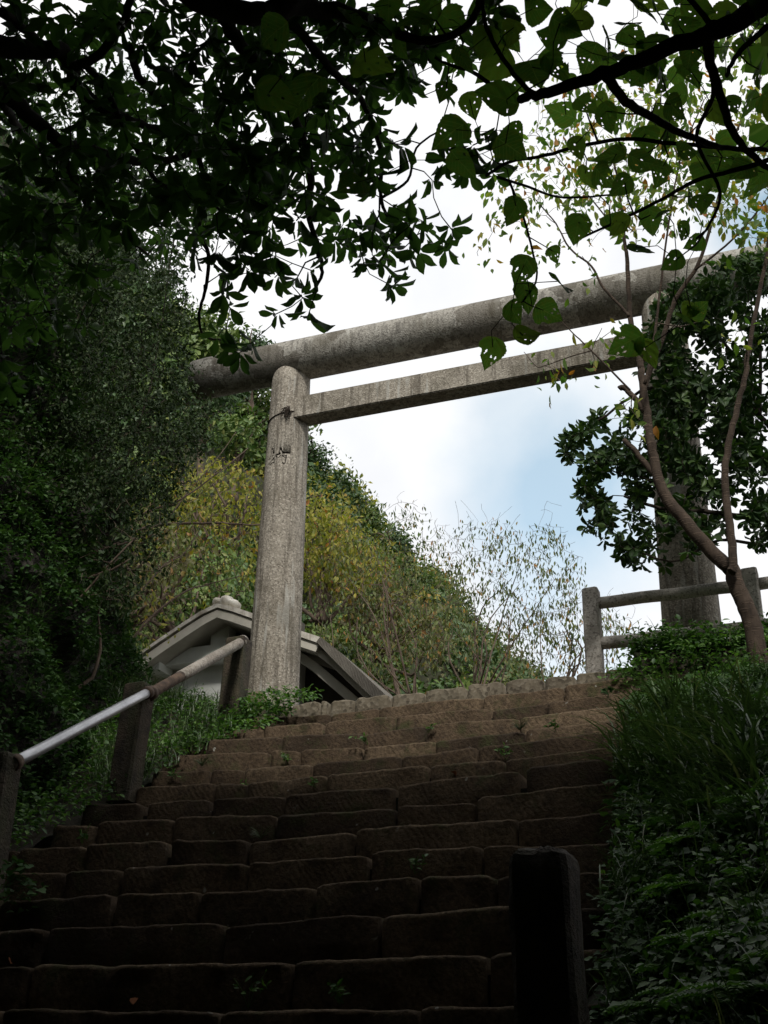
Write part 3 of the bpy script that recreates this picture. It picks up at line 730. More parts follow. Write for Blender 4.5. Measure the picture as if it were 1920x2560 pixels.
# ------------------------------------------------------------------ cliff on the left
def cliff_pt(y, h):
    z0 = stair_z(min(y, 11.6)) - .3 if y < 11.6 else ZP - .2
    z = z0 + h
    x = -6.55 - .22 * h - .5 * max(0, y - 9.5) * (1 if y < 14 else 1)
    x += .42 * fbm((y, z, 0), .55, 5) + .20 * fbm((y, z, 3), 1.7) + .09 * fbm((y, z, 9), 4.5)
    return (x, y, z)
nyc, nh = 190, 110; V = [cliff_pt(-6 + 19.5 * j / (nyc - 1), 7.2 * (i / (nh - 1)) ** 1.15) for j in range(nyc) for i in range(nh)]
F = [(j * nh + i, j * nh + i + 1, (j + 1) * nh + i + 1, (j + 1) * nh + i) for j in range(nyc - 1) for i in range(nh - 1)]
mb = MB(); mb.add(V, F)
# the cliff has a body: top and back
mb.add([cliff_pt(-6, 7.2), cliff_pt(13.5, 7.2), (-22, 13.5, 14), (-22, -6, 5)], [(0, 1, 2, 3)])
o = mb.build('cliff', M['cliff']); tag(o, kind='structure')

# ------------------------------------------------------------------ right bank
nxb, nyb = 80, 150; xb = np.linspace(-1.95, 9, nxb); yb = np.linspace(-8, 13.2, nyb)
V = [(x + max(0, (11 - max(y, 0))) * .15 * max(0, 1 - i / 12), y, bank_z(x, y) + .04 * fbm((x, y, 1), 3)) for y in yb for i, x in enumerate(xb)]
F = [(j * nxb + i, j * nxb + i + 1, (j + 1) * nxb + i + 1, (j + 1) * nxb + i) for j in range(nyb - 1) for i in range(nxb - 1)]
mb = MB(); mb.add(V, F); o = mb.build('bank', M['soil'], smooth=True); tag(o, kind='structure')
# retaining wall stones beside the head of the stairs
rw = thing('retaining_wall', 'brown retaining wall of rough stones half covered in ivy under the railing', 'wall', (-1.6, 11.4, 3.9))
for (x0, y0, x1, y1) in ((1560,1700,1640,1690),(1642,1688,1740,1680),(1568,1738,1620,1735),(1622,1733,1712,1722),(1562,1775,1650,1768),(1652,1765,1740,1758),(1575,1815,1660,1808),(1742,1680,1830,1672)):
    a = atY(x0, y0, 11.15); b = atY(x1, y1, 11.15)
    stone(a[0] + .01, a[2], b[0] - .01, b[2], 11.15 + random.uniform(-.05, .05), .17, .5, x0 * .37, amp=2.6).build('wall_stone', M['wallstone'], rw, smooth=True)

# ------------------------------------------------------------------ hill behind
RIDGE = [(-500,-300,45),(0,250,42),(300,560,40),(470,760,38),(600,880,38),(700,1010,40),(770,1105,42),(860,1180,44),(900,1240,46),(1000,1290,50),(1080,1390,54),(1140,1450,56),(1200,1530,58),(1260,1590,60),(1340,1680,62),(1450,1800,64)]
rp = spline([atD(x, y + 42 + max(0, x - 720) * .14, d) for x, y, d in RIDGE], 6)
foot = spline([np.array(p) for p in ((-34, 13.0, 3.), (-24, 14.5, 3.2), (-18, 16, 3.3), (-13, 17.0, 3.3), (-8, 19, 3.2), (-3.5, 22, 2.5), (1, 27, 1), (6, 33, -2))], len(rp) // 7 + 1)
foot = np.array([foot[int(i / (len(rp) - 1) * (len(foot) - 1))] for i in range(len(rp))])
NH = 44
HV = []
for i in range(len(rp)):
    for j in range(NH):
        u = j / (NH - 1); p = foot[i] * (1 - u) + rp[i] * u
        amp = math.sin(math.pi * min(u, .999)) ** .6
        nrm_ = np.array([.45, -.7, .55])
        p = p + nrm_ * (2.6 * fbm(p, .12, 2) + 1.5 * fbm(p, .33)) * amp + np.array([0, 0, 1.]) * (.9 * fbm(p, .5, 7) * u ** 2)
        HV.append(p)
    HV.append(rp[i] + np.array([-4., 14, -9]))
NC = NH + 1
HV = np.array(HV)
F = [(i * NC + j, (i + 1) * NC + j, (i + 1) * NC + j + 1, i * NC + j + 1) for i in range(len(rp) - 1) for j in range(NC - 1)]
mb = MB(); mb.add(HV, F); o = mb.build('hill', M['hillsoil'], smooth=True); tag(o, kind='structure')
# foliage over the hill: clumps of leaves
grid = HV.reshape(len(rp), NC, 3)[:, :NH]
def hill_sample(n):
    i = rng.random(n) * (len(rp) - 1.001); j = rng.random(n) * (NH - 1.001); i0 = i.astype(int); j0 = j.astype(int); fi = (i - i0)[:, None]; fj = (j - j0)[:, None]
    p = (grid[i0, j0] * (1 - fi) * (1 - fj) + grid[i0 + 1, j0] * fi * (1 - fj) + grid[i0, j0 + 1] * (1 - fi) * fj + grid[i0 + 1, j0 + 1] * fi * fj)
    return p
def in_view(P, m=60):
    x, y, d = proj(P); return (x > -m) & (x < 1920 + m) & (y > -m) & (y < 2560) & (d > 0)
def clumps(C, R, per, size, name, mat, flat=.7, T=T_DIAMOND):
    n = len(C); k = per; off_ = rnd_unit(n * k) * (rng.random(n * k) ** .4)[:, None]
    off_[:, 2] = np.abs(off_[:, 2]) * flat * 1.3 - .15
    off_ *= np.repeat(R, k)[:, None]
    P = np.repeat(C, k, 0) + off_
    D = norm(rnd_unit(n * k) + np.array([.1, -.3, -.5])); Nn = norm(off_ + rnd_unit(n * k) * .5 * np.repeat(R, k)[:, None])
    Ln = size * (.45 + 1.1 * rng.random(n * k)) * np.repeat(rng.uniform(.6, 1.5, n), k); tone = np.repeat(rng.random(n), k) * .55 + rng.random(n * k) * .45
    return leaf_mass(name, P, D, Nn, Ln, Ln * .5, T, mat, None, tone)
C = hill_sample(7500); C = C[in_view(C)]
x, y, d = proj(C)
gapn = np.array([fbm(c, .42, 21) for c in C]); sel = (rng.random(len(C)) < np.clip(.5 + 9.0 / d, 0, 1)) & (gapn > -.16); C, x, y = C[sel], x[sel], y[sel]
yel = .9 * np.exp(-(((x - 570) / 110) ** 2 + ((y - 1270) / 110) ** 2)) + .8 * np.exp(-(((x - 810) / 90) ** 2 + ((y - 1300) / 120) ** 2)) + .3 * np.exp(-(((x - 980) / 110) ** 2 + ((y - 1420) / 120) ** 2))
brn = np.exp(-(((x - 500) / 120) ** 2 + ((y - 1120) / 90) ** 2)) * .6 + .35 * (y > 1420)
nzv = np.array([fbm(c, .22) for c in C])
kk = rng.random(len(C))
kind = np.where(kk < yel * .75, 2, np.where(kk < yel * .75 + brn, 3, np.where(nzv + rng.normal(size=len(C)) * .15 > -.02, 1, 0)))
for kd, nm_, lab in ((0, 'hillgreen', 'hillside_foliage'), (1, 'hilldark', 'hillside_foliage'), (2, 'hillyellow', 'hillside_foliage'), (3, 'hillbrown', 'hillside_foliage')):
    c = C[kind == kd]
    if len(c):
        dd = np.linalg.norm(c, axis=1); o = clumps(c, .35 + .016 * dd * (.4 + 1.1 * rng.random(len(c))), 105, .16, lab, M[nm_])
        tag(o, {0: 'mid green bushes covering the hillside', 1: 'dark green bushes covering the hillside', 2: 'yellow turning foliage on the lower hillside', 3: 'brownish dry foliage on the hillside'}[kd])

# ------------------------------------------------------------------ trees with traced limbs
def make_tree(name, label, cat, limbs, tips, tip_r, leaf_fn, barkm, twigm, loc, group=None, sag=0., jitter=.12, extra_twigs=None, limb_names=None):
    t = thing(name, label, cat, loc, group); sk = Skel(); 
    for i, (pts, r0, r1) in enumerate(limbs):
        mb = MB(); sk.poly(pts, r0, r1, 10 if r0 > .03 else 7, mb=mb, wob=min(.004, r0 * .1)); mb.build((limb_names or {}).get(i, 'branch'), barkm, t, smooth=True)
    ends = sk.grow(tips, tip_r, r_max=max(tip_r * 3.2, .009), sag=sag, jitter=jitter)
    sk.mb.build('twigs', twigm, t, kind='stuff')
    leaf_fn(t, np.asarray(tips), ends); return t
def rosette_leaves(tips, ends, n_lo, n_hi, Ll, down=.25, wid=.38):
    P, D, Nn, Ls = [], [], [], []
    for t, e in zip(tips, ends):
        k = random.randint(n_lo, n_hi); e = norm(e + np.array([0, 0, -.1])); a = np.cross(e, [0, 0, 1.]); a = norm(a) if np.linalg.norm(a) > .1 else np.array([1., 0, 0]); b = np.cross(e, a); ph = random.random() * 6.28
        for i in range(k):
            an = ph + i * 6.283 / k + random.uniform(-.25, .25); o_ = math.cos(an) * a + math.sin(an) * b
            d = norm(o_ + e * random.uniform(.1, .7) + np.array([0, 0, -down * random.random()]))
            P.append(t - e * random.uniform(0, .03) + d * .012); D.append(d); Nn.append(norm(e - .3 * o_ + rng.normal(size=3) * .15)); Ls.append(Ll * random.uniform(.7, 1.2))
    Ls = np.array(Ls); return np.array(P), np.array(D), np.array(Nn), Ls, Ls * wid
# --- A: dark broadleaved evergreen overhead at the left, leaves in rosettes
MAPA = """
998899999999998877653
998899999999998876541
998799999999987764310
998678899999987754211
998667889998887541132
999777788999977631254
999877778999976521264
999987777899965321233
999998667886544335200
999988656763344565200
998876334442256433100
887765144433355021000
777640244311342000000
666500344122430000000
555000045000000000000
444000013000000000000
""".split()
limbsA = []
def zz1(l): return [(x * .5787, y * .5787) for x, y in l]
def LA(l, d0, d1, r0, r1, tr=zz1):
    q = tr(l); n = len(q); limbsA.append(([atD(x, y, d0 + (d1 - d0) * i / (n - 1)) for i, (x, y) in enumerate(q)], r0, r1))
LA([(-500, 150), (-200, 190), (0, 200), (140, 215), (250, 215), (310, 290), (330, 370), (450, 470), (560, 520), (700, 560), (820, 540)], 5.2, 6.2, .05, .012)
LA([(-500, 260), (-200, 300), (0, 390), (130, 500), (260, 610), (400, 650), (560, 690), (720, 690), (900, 640), (1060, 600)], 5.4, 6.4, .042, .010)
LA([(820, -600), (900, -200), (940, 0), (1000, 130), (1080, 240), (1180, 320), (1260, 480), (1320, 640), (1340, 780), (1330, 920), (1380, 1080), (1390, 1180), (1340, 1290)], 4.8, 6.0, .034, .006)
LA([(500, -500), (800, -60), (1080, 60), (1250, 30), (1400, 35), (1650, 110), (1800, 190), (1870, 260)], 4.4, 5.4, .05, .018)
LA([(1200, 40), (1330, 180), (1460, 330), (1560, 430), (1640, 640), (1650, 860), (1700, 1010)], 4.9, 5.9, .02, .006)
LA([(310, 290), (420, 240), (520, 120), (560, 0), (580, -150)], 5.6, 5.4, .02, .015)
LA([(560, 200), (600, 330), (700, 440), (760, 580), (850, 660), (880, 800), (860, 980), (900, 1100), (890, 1240), (860, 1350), (880, 1450), (960, 1470)], 5.6, 6.6, .018, .005)
LA([(260, 610), (330, 800), (430, 960), (500, 1000), (640, 1100)], 5.8, 6.6, .018, .006)
LA([(0, 50), (120, 140), (200, 200), (420, 330), (560, 600), (700, 800), (860, 830), (1000, 960)], 5.5, 6.2, .02, .006)
LA([(0, 430), (60, 520), (120, 600), (300, 760), (420, 960)], 6.0, 7.0, .022, .008)
LA([(1640, 860), (1760, 780), (1800, 640), (1900, 560)], 5.6, 5.9, .007, .004)
tips = []
for r, row in enumerate(MAPA):
    for c_, ch in enumerate(row):
        for _ in range(np.random.RandomState(r * 50 + c_).poisson(int(ch) * (.40 if c_ > 5 else .34))):
            px = (c_ + random.random()) * 60; py = (r + random.random()) * 60
            if in_poly(np.array([px]), np.array([py]), [(300, 700), (430, 640), (620, 740), (900, 700), (900, 1000), (200, 1000)])[0]: continue
            tips.append(atD(px, py, random.uniform(4.9, 6.6) + (1.0 if c_ < 7 else 0) * random.random()))
for px, py in ((690,785),(757,745),(560,735),(575,770),(600,880),(625,860),(575,870),(770,790),(1130,575),(1010,620),(985,690),(690,640),(800,600),(1060,555),(1115,620),(655,650),(1080,450),(740,700),(545,840)):
    tips.append(atD(px, py, random.uniform(5.3, 5.8)))
def leafA(t, tp, en):
    P, D, Nn, Ls, Wd = rosette_leaves(tp, en, 5, 8, .105, .5, .44); split_leaves(P, D, Nn, Ls * .86, Wd * .86, T_ELL, M['glossy'], t, 'A')
treeA = make_tree('evergreen_tree', 'dark evergreen tree reaching over the stairs from the left with leaves in rosettes', 'tree', limbsA, np.array(tips), .0028, leafA, M['darkbark'], M['darkbark'], atD(-300, 100, 6.), sag=-.05)
# its trunk stands left of the frame
tm = MB(); tm.tube(spline([(-7.4, 1.2, -2), (-7.2, 1.6, 0), (-7.0, 2.0, 2.2), (-6.5, 2.6, 4.0)], 6), np.linspace(.2, .09, 19), 12); tm.build('trunk', M['darkbark'], treeA, smooth=True)

# --- B: broad toothed leaves, close overhead at the right
def mulb_mesh(seed):
    """heart shaped toothed leaf with insect holes"""
    R_ = random.Random(seed); n = 26; V = []; idx = {}; F = []
    holes = [(R_.uniform(-.35, .35), R_.uniform(.2, .85), R_.uniform(.015, .05)) for _ in range(R_.randint(2, 7))]
    if seed % 3 == 0: holes.append((R_.choice((-.5, .5)), R_.uniform(.3, .7), R_.uniform(.1, .2)))
    def half(v):
        w = .52 * (math.sin(math.pi * min(1, v ** (.60 + .03 * (seed % 3)))) ** (.78 + .06 * (seed % 4)) * (1 - v) ** .10 if 0 < v < 1 else 0)
        return w * (1 + .09 * ((v * 11) % 1.0 - .5)) * (1 + .07 * math.sin(v * 5 + seed))
    def pt(i, j):
        if (i, j) not in idx:
            v = j / n; u = (i / n * 2 - 1); w = half(v); x = u * w
            yb = v + (-.10 * abs(u) * (1 - v) ** 3)
            z = .10 * abs(x) - .22 * v * v + .03 * math.sin(abs(u) * 9 - v * 16) * .35 + .02 * math.sin(seed + v * 5)
            idx[(i, j)] = len(V); V.append((x, yb, z))
        return idx[(i, j)]
    for j in range(n):
        for i in range(n):
            v = (j + .5) / n; u = ((i + .5) / n * 2 - 1); x = u * half(v)
            if any((x - hx) ** 2 + (v - hy) ** 2 < hr_ ** 2 for hx, hy, hr_ in holes): continue
            F.append((pt(i, j), pt(i + 1, j), pt(i + 1, j + 1), pt(i, j + 1)))
    return np_mesh('leaf', np.array(V), np.array(F), M['mulb'], np.zeros(len(V)), smooth=True)
MUL = [mulb_mesh(s) for s in range(9)]
limbsB = []
def zz2(l): return [(960 + x * .5787, y * .5787) for x, y in l]
def LB(l, d0, d1, r0, r1):
    q = zz2(l); n = len(q); limbsB.append(([atD(x, y, d0 + (d1 - d0) * i / (n - 1)) for i, (x, y) in enumerate(q)], r0, r1))
LB([(2300, -250), (1900, -60), (1660, 20), (1480, 110), (1380, 150), (1100, 260), (900, 340), (680, 400), (590, 430)], 3.9, 4.3, .038, .014)
LB([(960, 330), (1050, 440), (1130, 490), (1250, 560), (1400, 620), (1480, 640), (1660, 650)], 4.2, 4.8, .017, .008)
LB([(1400, 150), (1405, 250), (1450, 400), (1500, 560), (1600, 680), (1700, 750)], 4.1, 4.4, .018, .009)
LB([(1700, 680), (1500, 740), (1350, 780), (1200, 860), (1000, 960), (850, 1030)], 4.4, 4.7, .009, .004)
LB([(1480, 640), (1250, 620), (1050, 600), (850, 630), (700, 670), (540, 700), (440, 760)], 4.8, 5.0, .008, .006)
LB([(490, 765), (600, 800), (750, 850), (900, 850), (1060, 830)], 4.9, 4.8, .006, .003)
LB([(540, 780), (600, 930), (640, 1080), (660, 1200), (600, 1300), (520, 1360)], 4.9, 4.6, .005, .003)
LB([(660, 430), (560, 320), (470, 180), (430, 60), (430, -120)], 4.4, 4.3, .009, .006)
LB([(470, 370), (380, 310), (280, 280), (220, 250)], 4.5, 4.6, .008, .004)
LB([(60, 150), (180, 175), (300, 150), (400, 60), (420, -80)], 4.6, 4.3, .016, .01)
LB([(1290, -40), (1400, 90), (1430, 150)], 4.1, 4.1, .008, .010)
LB([(1660, 110), (1560, 200), (1500, 280), (1480, 330)], 4.3, 4.4, .010, .006)
LB([(1400, 250), (1420, 420), (1350, 600), (1450, 830), (1400, 980), (1350, 1030)], 4.3, 4.6, .008, .004)
big = [(280,85,60),(160,80,62),(60,150,70),(330,240,60),(400,220,55),(500,260,80),(640,290,90),(730,270,60),(310,560,75),(270,380,50),(370,430,50),(530,430,85),(525,620,75),(320,690,60),(545,560,55),(870,750,50),(935,750,60),(1040,790,52),(570,890,58),
 (1000,670,60),(1100,690,60),(1200,730,50),(1320,850,55),(980,970,60),(1030,960,50),(605,1145,65),(755,1215,72),(730,1085,42),(610,1255,65),(690,1340,58),(550,1330,55),(600,1450,55),(470,1500,70),(1090,1070,52),(1265,1120,55),(1300,985,38),(1070,1470,75),(1130,1500,60),
 (1215,915,35),(1360,1045,42),(840,960,62),(1130,580,55),(1290,650,50),(760,160,60),(860,90,60),(960,160,70),(1050,100,60),(1190,60,70),(1280,120,60),(960,480,60),(860,440,50),(1180,260,60),(1060,300,60),(830,620,45),(1240,450,60),(1560,190,60),(1600,130,50),(1320,300,60),
 (760,100,60),(640,40,70),(560,120,50),(1480,60,60),(1620,300,55),(1420,470,50),(1500,440,45),(1180,1470,40),(1325,1330,45),(1345,1350,38),(1290,1370,42),(470,120,50),(1330,20,60),(1100,20,60),(1180,180,60),(1000,240,60),(900,230,55),(1330,200,60),(1440,740,60),(1380,860,45),(1230,590,50),(1150,930,50),
 (-120,790,75),(-250,610,58),(-497,400,80),(-320,380,90),(-460,130,80),(-80,270,90),(-60,120,80),(20,20,60),(-150,60,60)]
def leafB(t, tp, en):
    n = len(tp); P = tp.copy(); D = norm(np.array([0, 0, -.75]) + vR * (rng.normal(size=(n, 1)) * .6) + rng.normal(size=(n, 3)) * .4); 
    view = -norm(P); Nn = norm(view + rng.normal(size=(n, 3)) * .55 + np.array([0, 0, .25]))
    Ln = szB * rng.uniform(.95, 1.2, n); P = P - D * Ln[:, None] * .25
    split_leaves(P, D, Nn, Ln, Ln * rng.uniform(.8, .98, n), T_LEAF, M['mulb'], t, 'B', meshes=MUL)
tb_, szB = [], []
for x, y, r in big:
    d = random.uniform(4.3, 5.0); tb_.append(atD(960 + x * .5787, y * .5787, d)); szB.append(r * 2 * .5787 / FPX * d)
for q in sample_poly([(1000, -60), (1960, -60), (1960, 520), (1500, 420), (1330, 260), (1180, 300), (1050, 120)], 75):
    d = random.uniform(4.6, 6.0); tb_.append(atD(q[0], q[1], d)); szB.append(random.uniform(.07, .13))
for q in sample_poly([(1150, -900), (2400, -900), (2700, 400), (1990, 500), (1980, -80), (1100, -80)], 160):
    d = random.uniform(4.2, 6.5); tb_.append(atD(q[0], q[1], d)); szB.append(random.uniform(.1, .17))
szB = np.array(szB)
treeB = make_tree('mulberry_tree', 'broad toothed leaves and a thick dark bough close overhead at the upper right', 'tree', limbsB, np.array(tb_), .002, leafB, M['darkbark'], M['darkbark'], atD(2300, -100, 4.), sag=.0)
tm = MB(); tm.tube(spline([(2.6, 3.4, -1.2), (2.4, 3.3, .6), (1.9, 3.1, 1.8), limbsB[0][0][0]], 6), np.linspace(.13, .04, 19), 12); tm.build('trunk', M['darkbark'], treeB, smooth=True)

# --- C: slender forked tree on the right bank, turning leaves
CY = 10.3
def LC(l, Y=CY): return [atY(x, y, Y if not callable(Y) else Y(x, y)) for x, y in l]
limbsC = [(LC([(1935, 1900), (1920, 1764), (1903, 1681), (1877, 1551), (1851, 1486), (1828, 1421)]), .090, .068),
 (LC([(1828, 1425), (1777, 1377), (1721, 1312), (1677, 1260), (1647, 1204), (1634, 1143), (1621, 1074), (1612, 1000), (1604, 922)]), .064, .034),
 (LC([(1828, 1430), (1834, 1399), (1821, 1291), (1812, 1195), (1821, 1117), (1842, 1021), (1864, 935), (1875, 854), (1905, 700), (1930, 560)], 10.15), .040, .016),
 (LC([(1604, 925), (1595, 884), (1575, 787), (1569, 675), (1562, 600), (1548, 480), (1530, 380)]), .034, .009),
 (LC([(1606, 990), (1621, 936), (1659, 839), (1689, 749), (1737, 675), (1760, 622), (1800, 480), (1840, 330), (1900, 200)], 10.5), .030, .010),
 (LC([(1612, 960), (1629, 884), (1648, 749), (1666, 600), (1700, 400), (1760, 250)], 10.1), .016, .006),
 (LC([(1640, 1190), (1590, 1130), (1560, 1100)]), .03, .022),
 (LC([(1612, 1030), (1590, 1000), (1560, 970), (1548, 972)]), .026, .028),
 (LC([(1575, 975), (1479, 877), (1431, 832), (1386, 783)], 9.9), .010, .004),
 (LC([(1573, 790), (1561, 776), (1509, 720), (1479, 667), (1423, 619), (1390, 560), (1340, 500)], 10.1), .016, .006),
 (LC([(1479, 877), (1430, 890), (1360, 915), (1340, 915), (1310, 880)], 9.8), .006, .003),
 (LC([(1562, 600), (1480, 500), (1400, 400), (1340, 330)]), .009, .004),
 (LC([(1700, 400), (1650, 300), (1600, 220), (1560, 120)]), .008, .004),
 (LC([(1737, 675), (1830, 600), (1900, 520), (1960, 430)]), .012, .006)]
tipsC = [atY(q[0], q[1], random.uniform(9.5, 11.1)) for q in sample_poly([(1220, 560), (1235, 430), (1290, 260), (1420, 150), (1920, 40), (1960, 640), (1800, 560), (1640, 560), (1500, 620), (1420, 560), (1330, 580)], 430)]
tipsC += [atY(x, y, random.uniform(9.6, 10.2)) for x, y in ((1385, 935), (1375, 960), (1390, 925), (1400, 950), (1360, 900), (1490, 930), (1485, 905), (1470, 700), (1505, 820), (1525, 830), (1455, 640), (1400, 610), (1210, 610), (1195, 640), (1245, 560), (1330, 640), (1580, 1000), (1600, 1050), (1560, 1020), (1550, 1040), (1780, 660), (1760, 800), (1850, 820), (1845, 850))]
tipsC += [atY(q[0], q[1], random.uniform(9.5, 11.1)) for q in sample_poly([(1450, -400), (2300, -400), (2300, 600), (1960, 600), (1960, -40), (1500, -40)], 50)]
def leafC(t, tp, en):
    k = 6; n = len(tp) * k; P = np.repeat(tp, k, 0) + rng.normal(size=(n, 3)) * .08; D = norm(np.array([0, 0, -.8]) + rng.normal(size=(n, 3)) * .55); Nn = norm(rnd_unit(n) + np.array([0, -.5, .2]))
    Ln = rng.uniform(.055, .125, n); split_leaves(P, D, Nn, Ln, Ln * .48, T_LEAF, M['cherry'], t, 'C')
make_tree('forked_tree', 'slender brown trunk forking above the railing with yellow green turning leaves', 'tree', limbsC, np.array(tipsC), .0028, leafC, M['bark'], M['twig'], LC([(1920, 1764)])[0], limb_names={0: 'trunk'})

# --- D: dense glossy evergreen in front of the right pillar
limbsD = []
def LD(l, Y0, Y1, r0, r1):
    n = len(l); limbsD.append(([atY(x, y, Y0 + (Y1 - Y0) * i / (n - 1)) for i, (x, y) in enumerate(l)], r0, r1))
LD([(2250, 1500), (2150, 1380), (2020, 1320), (1920, 1300), (1840, 1290), (1760, 1280), (1650, 1270), (1560, 1240)], 11.6, 10.9, .05, .012)
LD([(2020, 1320), (1920, 1362), (1800, 1350), (1700, 1400), (1640, 1395), (1580, 1370)], 11.5, 10.9, .02, .006)
LD([(2100, 1350), (1980, 1150), (1900, 1040), (1800, 980), (1700, 960), (1600, 980), (1500, 1050), (1440, 1090)], 11.6, 11.2, .035, .008)
LD([(1900, 1040), (1840, 900), (1760, 800), (1700, 740), (1650, 760)], 11.4, 11.3, .02, .008)
LD([(1900, 1040), (1900, 850), (1880, 720), (1840, 640)], 11.5, 11.5, .02, .008)
LD([(1700, 1275), (1620, 1200), (1540, 1180), (1470, 1150)], 11.0, 11.0, .012, .005)
polyD = [(1395,1105),(1450,1070),(1500,1030),(1560,1060),(1600,1000),(1590,920),(1620,830),(1650,740),(1740,690),(1850,640),(1960,620),(1960,1390),(1860,1350),(1790,1350),(1730,1380),(1640,1430),(1600,1420),(1500,1340),(1450,1250),(1440,1180)]
tD = sample_poly(polyD, 2300); tD = tD[[fbm((a_ / 75, b_ / 75, 0), 1) > -.20 + (.2 if b_ > 1260 else 0) and rng.random() < (.95 if b_ < 1180 else .6) for a_, b_ in tD]]
tipsD = [atY(q[0], q[1], random.uniform(10.75, 11.85)) for q in tD]
tipsD += [atY(q[0], q[1], random.uniform(10.75, 11.6)) for q in sample_poly([(1430,1200),(1470,1180),(1560,1330),(1660,1380),(1640,1430),(1540,1400),(1450,1300)], 40)]
tipsD += [atY(q[0], q[1], random.uniform(11, 13)) for q in sample_poly([(1960, 500), (2500, 500), (2500, 1500), (1960, 1400)], 260)]
def leafD(t, tp, en):
    P, D, Nn, Ls, Wd = rosette_leaves(tp, en, 5, 7, .104, .3, .46); split_leaves(P, D, Nn, Ls, Wd, T_ELL, M['evg'], t, 'D')
make_tree('glossy_evergreen', 'dense dark glossy evergreen hiding the right gate pillar behind the forked trunk', 'tree', limbsD, np.array(tipsD), .0035, leafD, M['darkbark'], M['darkbark'], atY(2250, 1500, 11.6))

# --- E: small leaved shrub masses on the cliff at the left
def shrub(name, label, base, poly, Yr, ntip, Lf, mat, per=9, n_ind=0, tw='darkbark', T=T_DIAMOND, wid=.5, spread=.10, stems=5, droop=.2, tipr=.0025, twr=.012, fit=None, bare=0):
    pts = sample_poly(poly, ntip); tips = np.array([atY(a, b, random.uniform(*Yr)) for a, b in pts]); sk = Skel(); t = thing(name, label, 'tree' if 'tree' in name else 'shrub', base)
    cen = tips.mean(0)
    mb = MB()
    for s in range(stems):
        tgt = tips[random.randrange(len(tips))]; b0 = np.array(base) + rng.normal(size=3) * np.array([.1, .1, 0])
        mid = b0 * .5 + tgt * .5 + rng.normal(size=3) * .11 * np.linalg.norm(tgt - b0); sk.poly([b0, mid, b0 * .12 + tgt * .88], twr * 2, twr * .5, 6, mb=mb, wob=.01)
    mb.build('stem', M[tw], t, smooth=True)
    ends = sk.grow(tips, tipr, r_max=twr, jitter=.15)
    if bare: sk.grow(tips[rng.integers(0, len(tips), bare)] + rng.normal(size=(bare, 3)) * .12 + np.array([0, 0, .3]) * rng.random((bare, 1)) ** .5, tipr * .7, r_max=twr, jitter=.06)
    sk.mb.build('twigs', M[tw], t, kind='stuff')
    n = ntip * per; along = rng.random((n, 1)) * spread * 1.6
    P = np.repeat(tips, per, 0) - np.repeat(ends, per, 0) * along + rng.normal(size=(n, 3)) * spread * .38
    D = norm(rnd_unit(n) + np.array([0, 0, -droop * 3])); Nn = norm(rnd_unit(n) + np.array([.1, -.3, .8]))
    Ln = Lf * rng.uniform(.6, 1.3, n)
    leaf_mass('crown', P, D, Nn, Ln, Ln * wid, T, M[mat], t)
    return t
shrub('small_leaved_tree', 'dense dark small leaved tree on the cliff left of the gate beam', (-8.7, 9.6, 4.6), [(-60, 600), (300, 560), (440, 660), (480, 780), (470, 900), (530, 1030), (490, 1180), (430, 1250), (250, 1270), (-60, 1250)], (9.0, 11.2), 1500, .05, 'small', per=22, spread=.13, stems=14)
shrub('small_leaved_tree', 'dark leafy tree in the upper left behind the overhanging rosette branches', (-11.0, 10.0, 5.2), [(-60, 60), (330, 180), (560, 280), (700, 420), (520, 600), (440, 700), (-60, 680)], (10.2, 12.5), 900, .085, 'evg', per=16, spread=.2, stems=10)
shrub('twiggy_shrub', 'leafy twiggy shrub above the mossy rocks below the small leaved tree', (-7.9, 9.6, 3.4), [(-60, 1180), (300, 1230), (440, 1240), (400, 1420), (300, 1560), (180, 1480), (-60, 1420)], (9.2, 10.8), 420, .06, 'small', per=9, spread=.14, stems=16, tw='twig', twr=.016)
# yellow and brown trees on the lower hill
YT = [('yellow_leaved_tree', 'yellow leaved tree on the hillside left of the near gate pillar', (560, 1430, 21.5), [(400, 1330), (440, 1200), (520, 1140), (640, 1140), (670, 1300), (640, 1460), (480, 1480)], 'hillyellow', 300),
      ('yellow_leaved_tree', 'yellow green tree on the hillside just right of the near gate pillar', (810, 1560, 23.0), [(740, 1230), (800, 1220), (880, 1290), (950, 1370), (950, 1450), (850, 1500), (740, 1450)], 'hillyellow', 300),
      ('brown_leaved_tree', 'olive brown tree in the middle of the hillside beside the skyline', (960, 1640, 24.0), [(840, 1380), (900, 1330), (1000, 1410), (1060, 1490), (1120, 1580), (1110, 1650), (980, 1640), (860, 1560)], 'hillbrown', 300),
      ('green_leaved_tree', 'bright green bush above the ridge of the white hut', (450, 1600, 19.5), [(250, 1480), (330, 1360), (480, 1330), (620, 1360), (630, 1500), (480, 1520), (330, 1600)], 'hillgreen', 260),
      ('brown_leaved_tree', 'dry twiggy tree between the cliff and the white hut', (300, 1560, 17.5), [(180, 1400), (260, 1280), (420, 1260), (520, 1300), (430, 1480), (300, 1600), (220, 1560)], 'hillbrown', 220)]
for nm_, lab, (bx, by, bY), poly, mt, n_ in YT:
    shrub(nm_, lab, atY(bx, by, bY), poly, (bY - 1.2, bY + 1.6), n_, .13, mt, per=8, spread=.26, stems=14, tw='twig', tipr=.007, twr=.026, droop=.35, T=T_LEAF)
